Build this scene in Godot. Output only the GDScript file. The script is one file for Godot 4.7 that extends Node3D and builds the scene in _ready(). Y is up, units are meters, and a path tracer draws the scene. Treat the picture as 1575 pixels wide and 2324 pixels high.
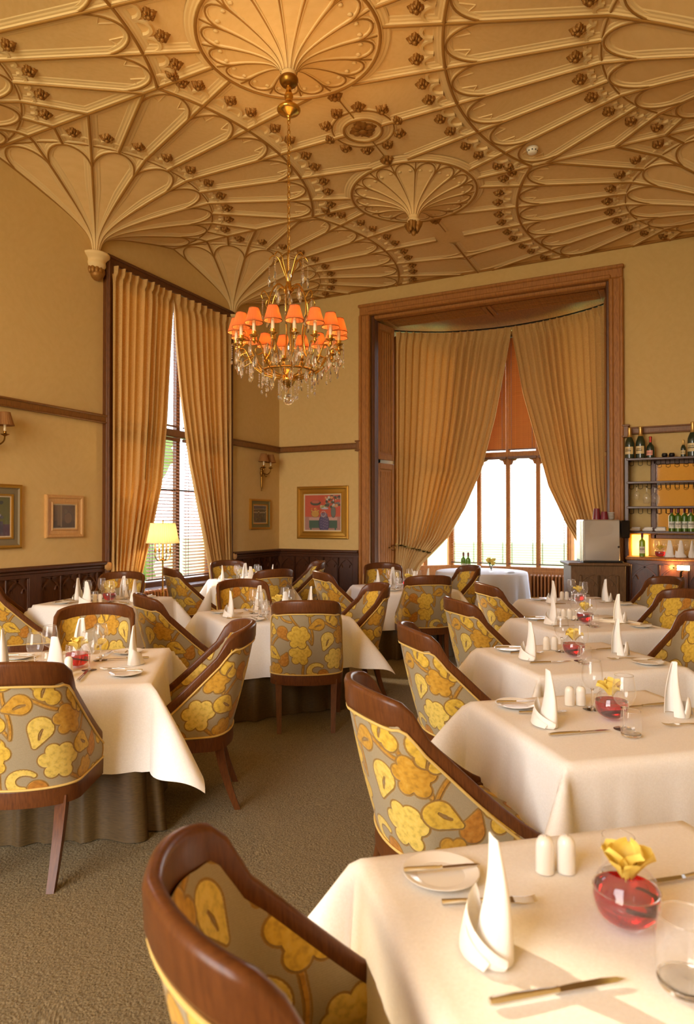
extends Node3D
# A fan-vaulted hotel dining room. Room axes: u to the right along the back wall, v away from the camera along the left wall, h up; Godot x = u, y = h, z = -v.
const UL := -6.25      # left wall
const UR := 0.83       # right wall
const VB := 9.945      # back wall
const VF := -3.8       # wall behind the camera
const HC := 5.33       # flat of the ceiling
const WT := 0.4        # wall thickness
const AX := -2.71      # axis of the vault

var M := {}
var names := {}
var tmpl := {}
var rng := RandomNumberGenerator.new()


func P(u: float, v: float, h: float) -> Vector3:
	return Vector3(u, h, -v)


class MB:
	var v := PackedVector3Array()
	var n := PackedVector3Array()
	var t := PackedVector2Array()
	var ix := PackedInt32Array()

	func quad(a: Vector3, b: Vector3, c: Vector3, d: Vector3, ua := Vector2(0, 0), ub := Vector2(1, 0), uc := Vector2(1, 1), ud := Vector2(0, 1)) -> void:
		var nn := (b - a).cross(c - a)
		if nn.length_squared() < 1e-16:
			nn = (c - a).cross(d - a)
		nn = nn.normalized()
		var k := v.size()
		v.append_array([a, b, c, d])
		n.append_array([nn, nn, nn, nn])
		t.append_array([ua, ub, uc, ud])
		ix.append_array([k, k + 2, k + 1, k, k + 3, k + 2])

	func tri(a: Vector3, b: Vector3, c: Vector3) -> void:
		var nn := (b - a).cross(c - a).normalized()
		var k := v.size()
		v.append_array([a, b, c])
		n.append_array([nn, nn, nn])
		t.append_array([Vector2(a.x, a.y), Vector2(b.x, b.y), Vector2(c.x, c.y)])
		ix.append_array([k, k + 2, k + 1])

	# rows i (nu of them) of nv points; the outside is where du x dv points
	func grid(p: PackedVector3Array, nu: int, nv: int, uv := PackedVector2Array(), seam := false, flip := false) -> void:
		var k := v.size()
		var acc := PackedVector3Array()
		acc.resize(nu * nv)
		for i in nu - 1:
			for j in nv - 1:
				var a := i * nv + j
				var b := a + nv
				var p0 := p[a]
				var f := (p[b] - p0).cross(p[b + 1] - p0) + (p[b + 1] - p0).cross(p[a + 1] - p0)
				acc[a] += f
				acc[b] += f
				acc[b + 1] += f
				acc[a + 1] += f
				if flip:
					ix.append_array([k + a, k + b, k + b + 1, k + a, k + b + 1, k + a + 1])
				else:
					ix.append_array([k + a, k + b + 1, k + b, k + a, k + a + 1, k + b + 1])
		if seam:
			for j in nv:
				var s := acc[j] + acc[(nu - 1) * nv + j]
				acc[j] = s
				acc[(nu - 1) * nv + j] = s
		var sg := -1.0 if flip else 1.0
		for q in acc.size():
			var w := acc[q]
			acc[q] = (w.normalized() if w.length_squared() > 1e-20 else Vector3.UP) * sg
		v.append_array(p)
		n.append_array(acc)
		if uv.size() == p.size():
			t.append_array(uv)
		else:
			for i in nu:
				for j in nv:
					t.append(Vector2(float(i) / maxf(1, nu - 1), float(j) / maxf(1, nv - 1)))

	func box(c: Vector3, s: Vector3, bs := Basis.IDENTITY) -> void:
		var h := s / 2
		for ax in 3:
			for sg in [-1.0, 1.0]:
				var nn := Vector3.ZERO
				nn[ax] = sg
				var a := Vector3.ZERO
				a[(ax + 1) % 3] = 1
				var b := nn.cross(a)
				var q := nn * h
				var ah := a * h
				var bh := b * h
				var o := Vector2(c.dot(a), c.dot(b))      # texture laid in metres
				var x := h[(ax + 1) % 3]
				var y := h[(ax + 2) % 3]
				quad(c + bs * (q - ah - bh), c + bs * (q + ah - bh), c + bs * (q + ah + bh), c + bs * (q - ah + bh), o + Vector2(-x, -y), o + Vector2(x, -y), o + Vector2(x, y), o + Vector2(-x, y))

	# box with chamfered edges
	func cbox(c: Vector3, s: Vector3, ch := 0.005, bs := Basis.IDENTITY) -> void:
		var h := s / 2
		var e := minf(ch, minf(h.x, minf(h.y, h.z)) * 0.9)
		var g := func(x: float, y: float, z: float, ax: int) -> Vector3:
			var q := Vector3(x * (h.x - e), y * (h.y - e), z * (h.z - e))
			q[ax] = [x * h.x, y * h.y, z * h.z][ax]
			return c + bs * q
		for ax in 3:
			for sg in [-1.0, 1.0]:
				var b1 := (ax + 1) % 3
				var b2 := (ax + 2) % 3
				var o := []
				for k in [[-1, -1], [1, -1], [1, 1], [-1, 1]]:
					var w := Vector3.ZERO
					w[ax] = sg
					w[b1] = k[0] * sg
					w[b2] = k[1]
					o.append(g.call(w.x, w.y, w.z, ax))
				quad(o[0], o[1], o[2], o[3])
		for ax in 3:      # edges that run along ax
			var b1 := (ax + 1) % 3
			var b2 := (ax + 2) % 3
			for k in [[-1, -1], [1, -1], [1, 1], [-1, 1]]:
				var lo := Vector3.ZERO
				lo[b1] = k[0]
				lo[b2] = k[1]
				var hi := lo
				lo[ax] = -1
				hi[ax] = 1
				var p1: Vector3 = g.call(lo.x, lo.y, lo.z, b1)
				var p2: Vector3 = g.call(hi.x, hi.y, hi.z, b1)
				var p3: Vector3 = g.call(hi.x, hi.y, hi.z, b2)
				var p4: Vector3 = g.call(lo.x, lo.y, lo.z, b2)
				if (p2 - p1).cross(p3 - p1).dot((p1 + p3) / 2 - c) < 0:
					quad(p4, p3, p2, p1)
				else:
					quad(p1, p2, p3, p4)
		for x in [-1, 1]:
			for y in [-1, 1]:
				for z in [-1, 1]:
					var a1: Vector3 = g.call(x, y, z, 0)
					var a2: Vector3 = g.call(x, y, z, 1)
					var a3: Vector3 = g.call(x, y, z, 2)
					if x * y * z > 0:
						tri(a1, a2, a3)
					else:
						tri(a1, a3, a2)

	# surface of revolution about y; the profile runs upwards along the outside
	func lathe(pr: PackedVector2Array, seg := 24, c := Vector3.ZERO, bs := Basis.IDENTITY, sharp := false) -> void:
		if sharp:
			for k in pr.size() - 1:
				lathe(PackedVector2Array([pr[k], pr[k + 1]]), seg, c, bs)
			return
		var p := PackedVector3Array()
		for i in seg + 1:
			var a := TAU * i / seg
			for q in pr:
				p.append(c + bs * Vector3(q.x * cos(a), q.y, -q.x * sin(a)))
		grid(p, seg + 1, pr.size(), PackedVector2Array(), true)

	func tube(path: PackedVector3Array, rad, seg := 8, caps := true, closed := false) -> void:
		var m := path.size()
		var p := PackedVector3Array()
		var nn := Vector3.ZERO
		for i in m:
			var a := path[(i - 1 + m) % m] if closed else path[maxi(i - 1, 0)]
			var b := path[(i + 1) % m] if closed else path[mini(i + 1, m - 1)]
			var tt := (b - a).normalized()
			if i == 0:
				nn = tt.cross(Vector3.UP if absf(tt.y) < 0.9 else Vector3.RIGHT).normalized()
			else:
				nn = (nn - tt * nn.dot(tt)).normalized()
			var bb := tt.cross(nn)
			var r: float = rad if rad is float else rad[i]
			for k in seg + 1:
				var an := -TAU * k / seg
				p.append(path[i] + (nn * cos(an) + bb * sin(an)) * r)
		if closed:
			for k in seg + 1:
				p.append(p[k])
			m += 1
		grid(p, m, seg + 1)
		if caps and not closed:
			for e in [0, m - 1]:
				for k in seg:
					var p1 := p[e * (seg + 1) + k]
					var p2 := p[e * (seg + 1) + k + 1]
					var cc := path[e]
					if e == 0:
						tri(cc, p1, p2)
					else:
						tri(cc, p2, p1)

	# sweeps an open profile (x sideways, y along the given normal) along a path; creased between its points
	func ribbon(path: PackedVector3Array, nrm: PackedVector3Array, pr: PackedVector2Array, crease := true, sc := PackedFloat32Array()) -> void:
		var m := path.size()
		var rows := []
		for i in m:
			var tt := (path[mini(i + 1, m - 1)] - path[maxi(i - 1, 0)]).normalized()
			var sd := nrm[i].cross(tt).normalized()
			var k := sc[i] if sc.size() else 1.0
			var r := PackedVector3Array()
			for q in pr:
				r.append(path[i] + sd * q.x * k + nrm[i] * q.y * k)
			rows.append(r)
		var segs := []
		if crease:
			for j in pr.size() - 1:
				segs.append([j, j + 2])
		else:
			segs.append([0, pr.size()])
		for s in segs:
			var p := PackedVector3Array()
			for i in m:
				for j in range(s[0], s[1]):
					p.append(rows[i][j])
			grid(p, m, s[1] - s[0])

	# flat outline (counter-clockwise seen from +z) given a thickness along z
	func slab(poly: PackedVector2Array, z0: float, z1: float, tf := Transform3D.IDENTITY) -> void:
		var q := poly
		if Geometry2D.is_polygon_clockwise(q):
			q = q.duplicate()
			q.reverse()
		var ti := Geometry2D.triangulate_polygon(q)
		for s in [0, 1]:
			var z := z1 if s else z0
			for k in range(0, ti.size(), 3):
				var a := tf * Vector3(q[ti[k]].x, q[ti[k]].y, z)
				var b := tf * Vector3(q[ti[k + 1]].x, q[ti[k + 1]].y, z)
				var c := tf * Vector3(q[ti[k + 2]].x, q[ti[k + 2]].y, z)
				var up := (q[ti[k + 1]] - q[ti[k]]).cross(q[ti[k + 2]] - q[ti[k]]) > 0
				if up == (s == 1):
					tri(a, b, c)
				else:
					tri(a, c, b)
		for k in q.size():
			var a2 := q[k]
			var b2 := q[(k + 1) % q.size()]
			quad(tf * Vector3(a2.x, a2.y, z0), tf * Vector3(b2.x, b2.y, z0), tf * Vector3(b2.x, b2.y, z1), tf * Vector3(a2.x, a2.y, z1))

	func ball(c: Vector3, r: Vector3, seg := 12, rings := 8) -> void:
		var pr := PackedVector2Array()
		for k in rings + 1:
			var a := -PI / 2 + PI * k / rings
			pr.append(Vector2(cos(a), sin(a)))
		lathe(pr, seg, c, Basis.from_scale(r))


func pv2(a: Array) -> PackedVector2Array:
	var o := PackedVector2Array()
	for k in range(0, a.size(), 2):
		o.append(Vector2(a[k], a[k + 1]))
	return o


func curve(pts: Array, per := 6) -> PackedVector3Array:      # Catmull-Rom through the points
	var o := PackedVector3Array()
	for i in pts.size() - 1:
		var p0: Vector3 = pts[maxi(i - 1, 0)]
		var p1: Vector3 = pts[i]
		var p2: Vector3 = pts[i + 1]
		var p3: Vector3 = pts[mini(i + 2, pts.size() - 1)]
		for k in per:
			o.append(p1.cubic_interpolate(p2, p0, p3, float(k) / per))
	o.append(pts[-1])
	return o


func curve2(a: Array, per := 5) -> PackedVector2Array:
	var q := []
	for k in range(0, a.size(), 2):
		q.append(Vector3(a[k], a[k + 1], 0))
	var o := PackedVector2Array()
	for p in curve(q, per):
		o.append(Vector2(p.x, p.y))
	return o


func lin(xs: Array, x: float) -> float:      # pairs x, y
	if x <= xs[0]:
		return xs[1]
	for k in range(2, xs.size(), 2):
		if x <= xs[k]:
			return lerpf(xs[k - 1], xs[k + 1], (x - xs[k - 2]) / (xs[k] - xs[k - 2]))
	return xs[-1]


func made(parts: Array) -> ArrayMesh:      # [builder, material, builder, material, ...]
	var am := ArrayMesh.new()
	for k in range(0, parts.size(), 2):
		var b: MB = parts[k]
		var ar := []
		ar.resize(Mesh.ARRAY_MAX)
		ar[Mesh.ARRAY_VERTEX] = b.v
		ar[Mesh.ARRAY_NORMAL] = b.n
		ar[Mesh.ARRAY_TEX_UV] = b.t
		ar[Mesh.ARRAY_INDEX] = b.ix
		am.add_surface_from_arrays(Mesh.PRIMITIVE_TRIANGLES, ar)
		am.surface_set_material(k / 2, M[parts[k + 1]])
	return am


func put(called: String, mesh: Mesh, parent: Node, tf := Transform3D.IDENTITY) -> MeshInstance3D:
	var o := MeshInstance3D.new()
	o.mesh = mesh
	o.transform = tf
	o.name = numbered(called) if parent == self else called
	parent.add_child(o, true)
	return o


func part(called: String, b: MB, m: String, parent: Node, tf := Transform3D.IDENTITY) -> MeshInstance3D:
	return put(called, made([b, m]), parent, tf)


func numbered(called: String) -> String:
	var k: int = names.get(called, 0)
	names[called] = k + 1
	return called if k == 0 else "%s_%03d" % [called, k]


func tag(o: Node, label: String, category := "", group := "") -> Node:
	o.set_meta("label", label)
	if category:
		o.set_meta("category", category)
	if group:
		o.set_meta("group", group)
	return o


func thing(called: String, label: String, category: String, at := Vector3.ZERO, turn := 0.0, group := "") -> Node3D:
	var o := Node3D.new()
	o.name = numbered(called)
	add_child(o)
	o.position = at
	o.rotation.y = turn
	tag(o, label, category, group)
	return o


func place(proto: Node3D, called: String, label: String, category: String, at: Vector3, turn := 0.0, group := "") -> Node3D:
	var o: Node3D = proto.duplicate()
	o.name = numbered(called)
	add_child(o)
	o.position = at
	o.rotation = Vector3(0, turn, 0)
	tag(o, label, category, group)
	return o


func struct(o: Node, label := "") -> Node:
	o.set_meta("kind", "structure")
	if label:
		o.set_meta("label", label)
	return o


func face(fu: float, fv: float) -> float:      # the turn that brings +z to the room direction (fu, fv)
	return atan2(fu, -fv)


func mat(called: String, c: Color, rough := 0.6, metal := 0.0, o := {}) -> StandardMaterial3D:
	var m := StandardMaterial3D.new()
	m.resource_name = called
	m.albedo_color = c
	m.roughness = rough
	m.metallic = metal
	for k in o:
		m.set(k, o[k])
	M[called] = m
	return m


func c8(r: int, g: int, b: int, a := 1.0) -> Color:
	return Color(r / 255.0, g / 255.0, b / 255.0, a)


func noise_image(w: int, h: int, fx: float, fy: float, ramp: Gradient, sd: int, octaves := 3, fine := 0.0) -> ImageTexture:
	var fn := FastNoiseLite.new()
	fn.seed = sd
	fn.noise_type = FastNoiseLite.TYPE_SIMPLEX
	fn.frequency = 1.0
	fn.fractal_octaves = octaves
	var r := RandomNumberGenerator.new()
	r.seed = sd
	var im := Image.create(w, h, false, Image.FORMAT_RGB8)
	for y in h:
		for x in w:
			# tiles: the noise is walked round two circles
			var ax := TAU * x / w
			var ay := TAU * y / h
			var q := fn.get_noise_3d(cos(ax) * fx + 7.0 * sin(ay) * fy / 7.0, sin(ax) * fx, cos(ay) * fy + 40.0)
			im.set_pixel(x, y, ramp.sample(clampf(0.5 + q * 0.75 + r.randf_range(-fine, fine), 0, 1)))
	return ImageTexture.create_from_image(im)


func ramp(a: Array) -> Gradient:      # colours spaced evenly
	var g := Gradient.new()
	var cs := PackedColorArray(a)
	var os := PackedFloat32Array()
	for k in a.size():
		os.append(float(k) / (a.size() - 1))
	g.offsets = os
	g.colors = cs
	return g


func triplanar(scale: float, world := true) -> Dictionary:
	return {"uv1_triplanar": true, "uv1_world_triplanar": world, "uv1_scale": Vector3.ONE * scale}


func wood(called: String, a: Color, b: Color, rough: float, sd: int, coat := 0.0, scale := 1.6) -> void:
	var o := triplanar(scale, false)
	o.albedo_texture = noise_image(256, 256, 9.0, 1.1, ramp([a, a.lerp(b, 0.6), b]), sd, 4, 0.05)
	if coat > 0:
		o.merge({"clearcoat_enabled": true, "clearcoat": coat, "clearcoat_roughness": 0.18})
	mat(called, Color.WHITE, rough, 0.0, o)


func glow(c: Color, e: float) -> Dictionary:
	return {"emission_enabled": true, "emission": c, "emission_energy_multiplier": e}


func pane(called: String, c: Color, alpha: float, rough := 0.0) -> void:
	mat(called, Color(c.r, c.g, c.b, alpha), rough, 0.0, {"transparency": BaseMaterial3D.TRANSPARENCY_ALPHA})


func disc(im: Image, hm: Image, cs: Array, col: Color, edge: Color, soft: FastNoiseLite) -> void:
	# a velvet shape: the union of circles [x, y, r], wrapped round the repeat, with a dark cut edge
	var w := im.get_width()
	var x0 := 1e9
	var x1 := -1e9
	var y0 := 1e9
	var y1 := -1e9
	for c in cs:
		x0 = minf(x0, c[0] - c[2])
		x1 = maxf(x1, c[0] + c[2])
		y0 = minf(y0, c[1] - c[2])
		y1 = maxf(y1, c[1] + c[2])
	for y in range(int(y0) - 4, int(y1) + 5):
		for x in range(int(x0) - 4, int(x1) + 5):
			var d := 1e9
			for c in cs:
				d = minf(d, Vector2(x - c[0], y - c[1]).length() - c[2])
			if d > 3.0:
				continue
			var px := posmod(x, w)
			var py := posmod(y, w)
			if d > -1.6:
				im.set_pixel(px, py, edge)
				hm.set_pixel(px, py, Color(0.25, 0.25, 0.25))
			else:
				var k := soft.get_noise_2d(x * 1.0, y * 1.0)
				im.set_pixel(px, py, col.lightened(0.16 * k) if k > 0 else col.darkened(-0.22 * k))
				hm.set_pixel(px, py, Color.WHITE)


func floral() -> void:
	# cut velvet: taupe ground, yellow, gold and ochre flower heads on curling stems
	var w := 512
	var im := Image.create(w, w, false, Image.FORMAT_RGB8)
	var hm := Image.create(w, w, false, Image.FORMAT_RGB8)
	var r := RandomNumberGenerator.new()
	r.seed = 5
	for y in w:
		for x in w:
			var k := r.randf_range(-0.03, 0.03) + (0.02 if (y / 2) % 2 == 0 else -0.02)
			im.set_pixel(x, y, Color(0.60 + k, 0.535 + k, 0.41 + k))
	hm.fill(Color(0.3, 0.3, 0.3))
	var nz := FastNoiseLite.new()
	nz.seed = 9
	nz.frequency = 0.045
	nz.fractal_octaves = 3
	var edge := c8(140, 104, 40)
	var yel := c8(206, 166, 50)
	var pale := c8(214, 182, 80)
	var gold := c8(188, 138, 30)
	var och := c8(172, 112, 20)
	var stem := c8(176, 124, 26)
	var stems := [[60, 470, 110, 380, 190, 330, 215, 250], [190, 330, 250, 330, 275, 290, 262, 262], [60, 470, 40, 400, 85, 330, 70, 280], [330, 500, 350, 420, 400, 380, 420, 300], [400, 380, 450, 370, 480, 330, 505, 330], [330, 500, 300, 430, 260, 420, 250, 400],
		[300, 200, 330, 150, 400, 130, 420, 80], [330, 150, 300, 110, 250, 110, 240, 70], [110, 200, 130, 140, 100, 90, 120, 40], [420, 300, 440, 250, 400, 220, 405, 190]]
	for s in stems:
		var cs := []
		for k in 33:
			var t := k / 32.0
			var p := Vector2(s[0], s[1]).bezier_interpolate(Vector2(s[2], s[3]), Vector2(s[4], s[5]), Vector2(s[6], s[7]), t)
			cs.append([p.x, p.y, 6.5])
		disc(im, hm, cs, stem, edge, nz)
	var cloud := func(x: float, y: float, q: float, col: Color) -> void:
		disc(im, hm, [[x, y, 34 * q], [x - 30 * q, y - 14 * q, 22 * q], [x - 18 * q, y - 36 * q, 22 * q], [x + 14 * q, y - 40 * q, 21 * q], [x + 34 * q, y - 14 * q, 22 * q], [x + 22 * q, y + 22 * q, 20 * q], [x - 14 * q, y + 26 * q, 20 * q]], col, edge, nz)
	var bud := func(x: float, y: float, q: float, an: float, col: Color) -> void:
		var d := Vector2.from_angle(an)
		var cs := []
		for k in 9:
			cs.append([x + d.x * k * 7 * q, y + d.y * k * 7 * q, (36 - k * 3.4) * q])
		disc(im, hm, cs, col, edge, nz)
	var loop := func(x: float, y: float, q: float, col: Color) -> void:
		var cs := []
		for k in 20:
			var a := -2.4 + k * 0.2
			cs.append([x + cos(a) * 40 * q, y + sin(a) * 34 * q, (9 + 0.55 * k) * q])
		cs.append_array([[x + 14 * q, y + 44 * q, 27 * q], [x - 6 * q, y + 64 * q, 22 * q]])
		disc(im, hm, cs, col, edge, nz)
	bud.call(70, 250, 1.20, -1.2, yel)
	cloud.call(200, 222, 1.24, pale)
	bud.call(285, 250, 0.92, -0.6, gold)
	loop.call(430, 250, 1.29, yel)
	bud.call(15, 345, 1.06, 0.3, gold)
	cloud.call(130, 30, 1.33, yel)
	bud.call(240, 70, 1.01, -2.0, och)
	cloud.call(420, 70, 1.29, pale)
	bud.call(325, 18, 1.15, 2.6, yel)
	loop.call(30, 130, 1.15, pale)
	bud.call(250, 395, 1.10, 2.3, och)
	cloud.call(140, 435, 1.38, yel)
	bud.call(470, 440, 1.24, 1.2, pale)
	cloud.call(370, 430, 1.10, gold)
	cloud.call(300, 145, 1.01, gold)
	bud.call(500, 160, 1.01, 0.9, och)
	loop.call(320, 330, 1.01, yel)
	# cut slits that show the ground between petals
	var ground := Color(0.60, 0.535, 0.41)
	for q in [[62, 232, -1.15], [452, 306, 1.2], [310, 24, 2.6], [46, 182, 1.2], [474, 462, 1.2], [330, 380, 1.1], [20, 352, 0.3]]:
		var cs := []
		var d := Vector2.from_angle(q[2])
		for k in 12:
			var t := k - 5.5
			cs.append([q[0] + d.x * t * 3.4 - d.y * t * t * 0.06, q[1] + d.y * t * 3.4 + d.x * t * t * 0.06, 3.4 * (1.0 - absf(t) / 7.5)])
		disc(im, hm, cs, ground, edge, nz)
	mat("floral", Color.WHITE, 0.85, 0.0, {"albedo_texture": ImageTexture.create_from_image(im), "heightmap_enabled": true, "heightmap_texture": ImageTexture.create_from_image(hm), "heightmap_scale": 0.35, "rim_enabled": true, "rim": 0.35, "rim_tint": 0.7})


func oval(im: Image, x: float, y: float, rx: float, ry: float, c: Color) -> void:
	for j in range(maxi(0, int(y - ry)), mini(im.get_height(), int(y + ry) + 1)):
		for i in range(maxi(0, int(x - rx)), mini(im.get_width(), int(x + rx) + 1)):
			var q := pow((i - x) / rx, 2) + pow((j - y) / ry, 2)
			if q < 1.0:
				im.set_pixel(i, j, c if q < 0.8 else c.darkened(0.45))


func canvas(called: String, im: Image, sd: int) -> void:
	var r := RandomNumberGenerator.new()
	r.seed = sd
	for y in im.get_height():
		for x in im.get_width():
			im.set_pixel(x, y, im.get_pixel(x, y).lightened(maxf(0, r.randf_range(-0.1, 0.1))).darkened(maxf(0, r.randf_range(-0.1, 0.1))))
	mat(called, Color.WHITE, 0.45, 0.0, {"albedo_texture": ImageTexture.create_from_image(im)})


func paintings() -> void:
	var im := Image.create(200, 210, false, Image.FORMAT_RGB8)      # a still life with fruit, basket and flowers
	im.fill(c8(206, 72, 28))
	im.fill_rect(Rect2i(0, 130, 200, 80), c8(176, 120, 104))
	im.fill_rect(Rect2i(24, 152, 158, 46), c8(36, 82, 60))
	im.fill_rect(Rect2i(24, 134, 158, 18), c8(206, 158, 142))
	im.fill_rect(Rect2i(30, 198, 8, 12), c8(36, 82, 60))
	im.fill_rect(Rect2i(168, 198, 8, 12), c8(36, 82, 60))
	oval(im, 108, 170, 30, 58, c8(74, 60, 104))
	oval(im, 108, 120, 20, 16, c8(120, 96, 120))
	for k in 18:
		oval(im, 92 + (k % 4) * 11, 130 + k * 4, 2.5, 2.5, c8(160, 146, 176))
	oval(im, 58, 112, 24, 22, c8(206, 148, 44))
	oval(im, 58, 92, 26, 9, c8(222, 170, 60))
	for k in 5:
		oval(im, 40 + k * 9, 82 + (k % 2) * 5, 8, 8, [c8(222, 110, 30), c8(200, 70, 30), c8(232, 150, 40)][k % 3])
	oval(im, 60, 46, 30, 16, c8(52, 58, 34))
	oval(im, 60, 40, 26, 10, c8(196, 90, 60))
	for k in 7:
		oval(im, 92 + (k % 4) * 10, 66 + (k / 4) * 9, 7, 7, [c8(216, 200, 150), c8(196, 170, 100), c8(150, 160, 90)][k % 3])
	oval(im, 112, 80, 22, 6, c8(190, 190, 196))
	oval(im, 160, 100, 14, 36, c8(96, 104, 92))
	var r := RandomNumberGenerator.new()
	r.seed = 4
	for k in 46:
		oval(im, r.randf_range(112, 194), r.randf_range(4, 72), r.randf_range(4, 9), r.randf_range(4, 9), [c8(66, 76, 48), c8(206, 200, 186), c8(120, 116, 110), c8(60, 60, 44), c8(222, 150, 80)][k % 5])
	for k in 12:
		oval(im, 104 + cos(k * 0.52) * 13, 112 + sin(k * 0.52) * 16, 2.4, 2.4, c8(226, 220, 206))
	canvas("painting_still_life", im, 11)
	im = Image.create(96, 140, false, Image.FORMAT_RGB8)      # a dark landscape with pale cottages
	im.fill(c8(60, 50, 30))
	im.fill_rect(Rect2i(0, 0, 96, 28), c8(62, 66, 84))
	for k in 60:
		oval(im, r.randf_range(0, 96), r.randf_range(60, 140), r.randf_range(2, 7), r.randf_range(4, 16), [c8(84, 68, 34), c8(46, 40, 26), c8(104, 86, 50), c8(70, 60, 60)][k % 4])
	for k in 9:
		oval(im, 6 + k * 11, r.randf_range(46, 56), 5, 6, c8(196, 180, 146))
	for k in 6:
		oval(im, 8 + k * 16, r.randf_range(24, 30), 9, 4, c8(150, 140, 120))
	canvas("painting_landscape", im, 12)
	im = Image.create(110, 110, false, Image.FORMAT_RGB8)      # a dim brown interior
	im.fill(c8(98, 70, 40))
	im.fill_rect(Rect2i(0, 76, 110, 34), c8(74, 52, 30))
	im.fill_rect(Rect2i(20, 0, 16, 100), c8(118, 90, 56))
	im.fill_rect(Rect2i(36, 0, 7, 106), c8(150, 124, 88))
	oval(im, 74, 62, 22, 30, c8(120, 84, 48))
	oval(im, 62, 30, 10, 14, c8(112, 86, 54))
	canvas("painting_interior", im, 13)
	im = Image.create(110, 160, false, Image.FORMAT_RGB8)      # pale flowers against green above violet
	im.fill(c8(96, 92, 24))
	im.fill_rect(Rect2i(0, 112, 110, 48), c8(84, 46, 66))
	im.fill_rect(Rect2i(40, 100, 44, 52), c8(60, 50, 70))
	for k in 26:
		oval(im, r.randf_range(14, 80), r.randf_range(16, 84), 7, 7, [c8(170, 164, 168), c8(80, 76, 84), c8(40, 40, 30)][k % 3])
	canvas("painting_flowers", im, 14)


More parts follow.
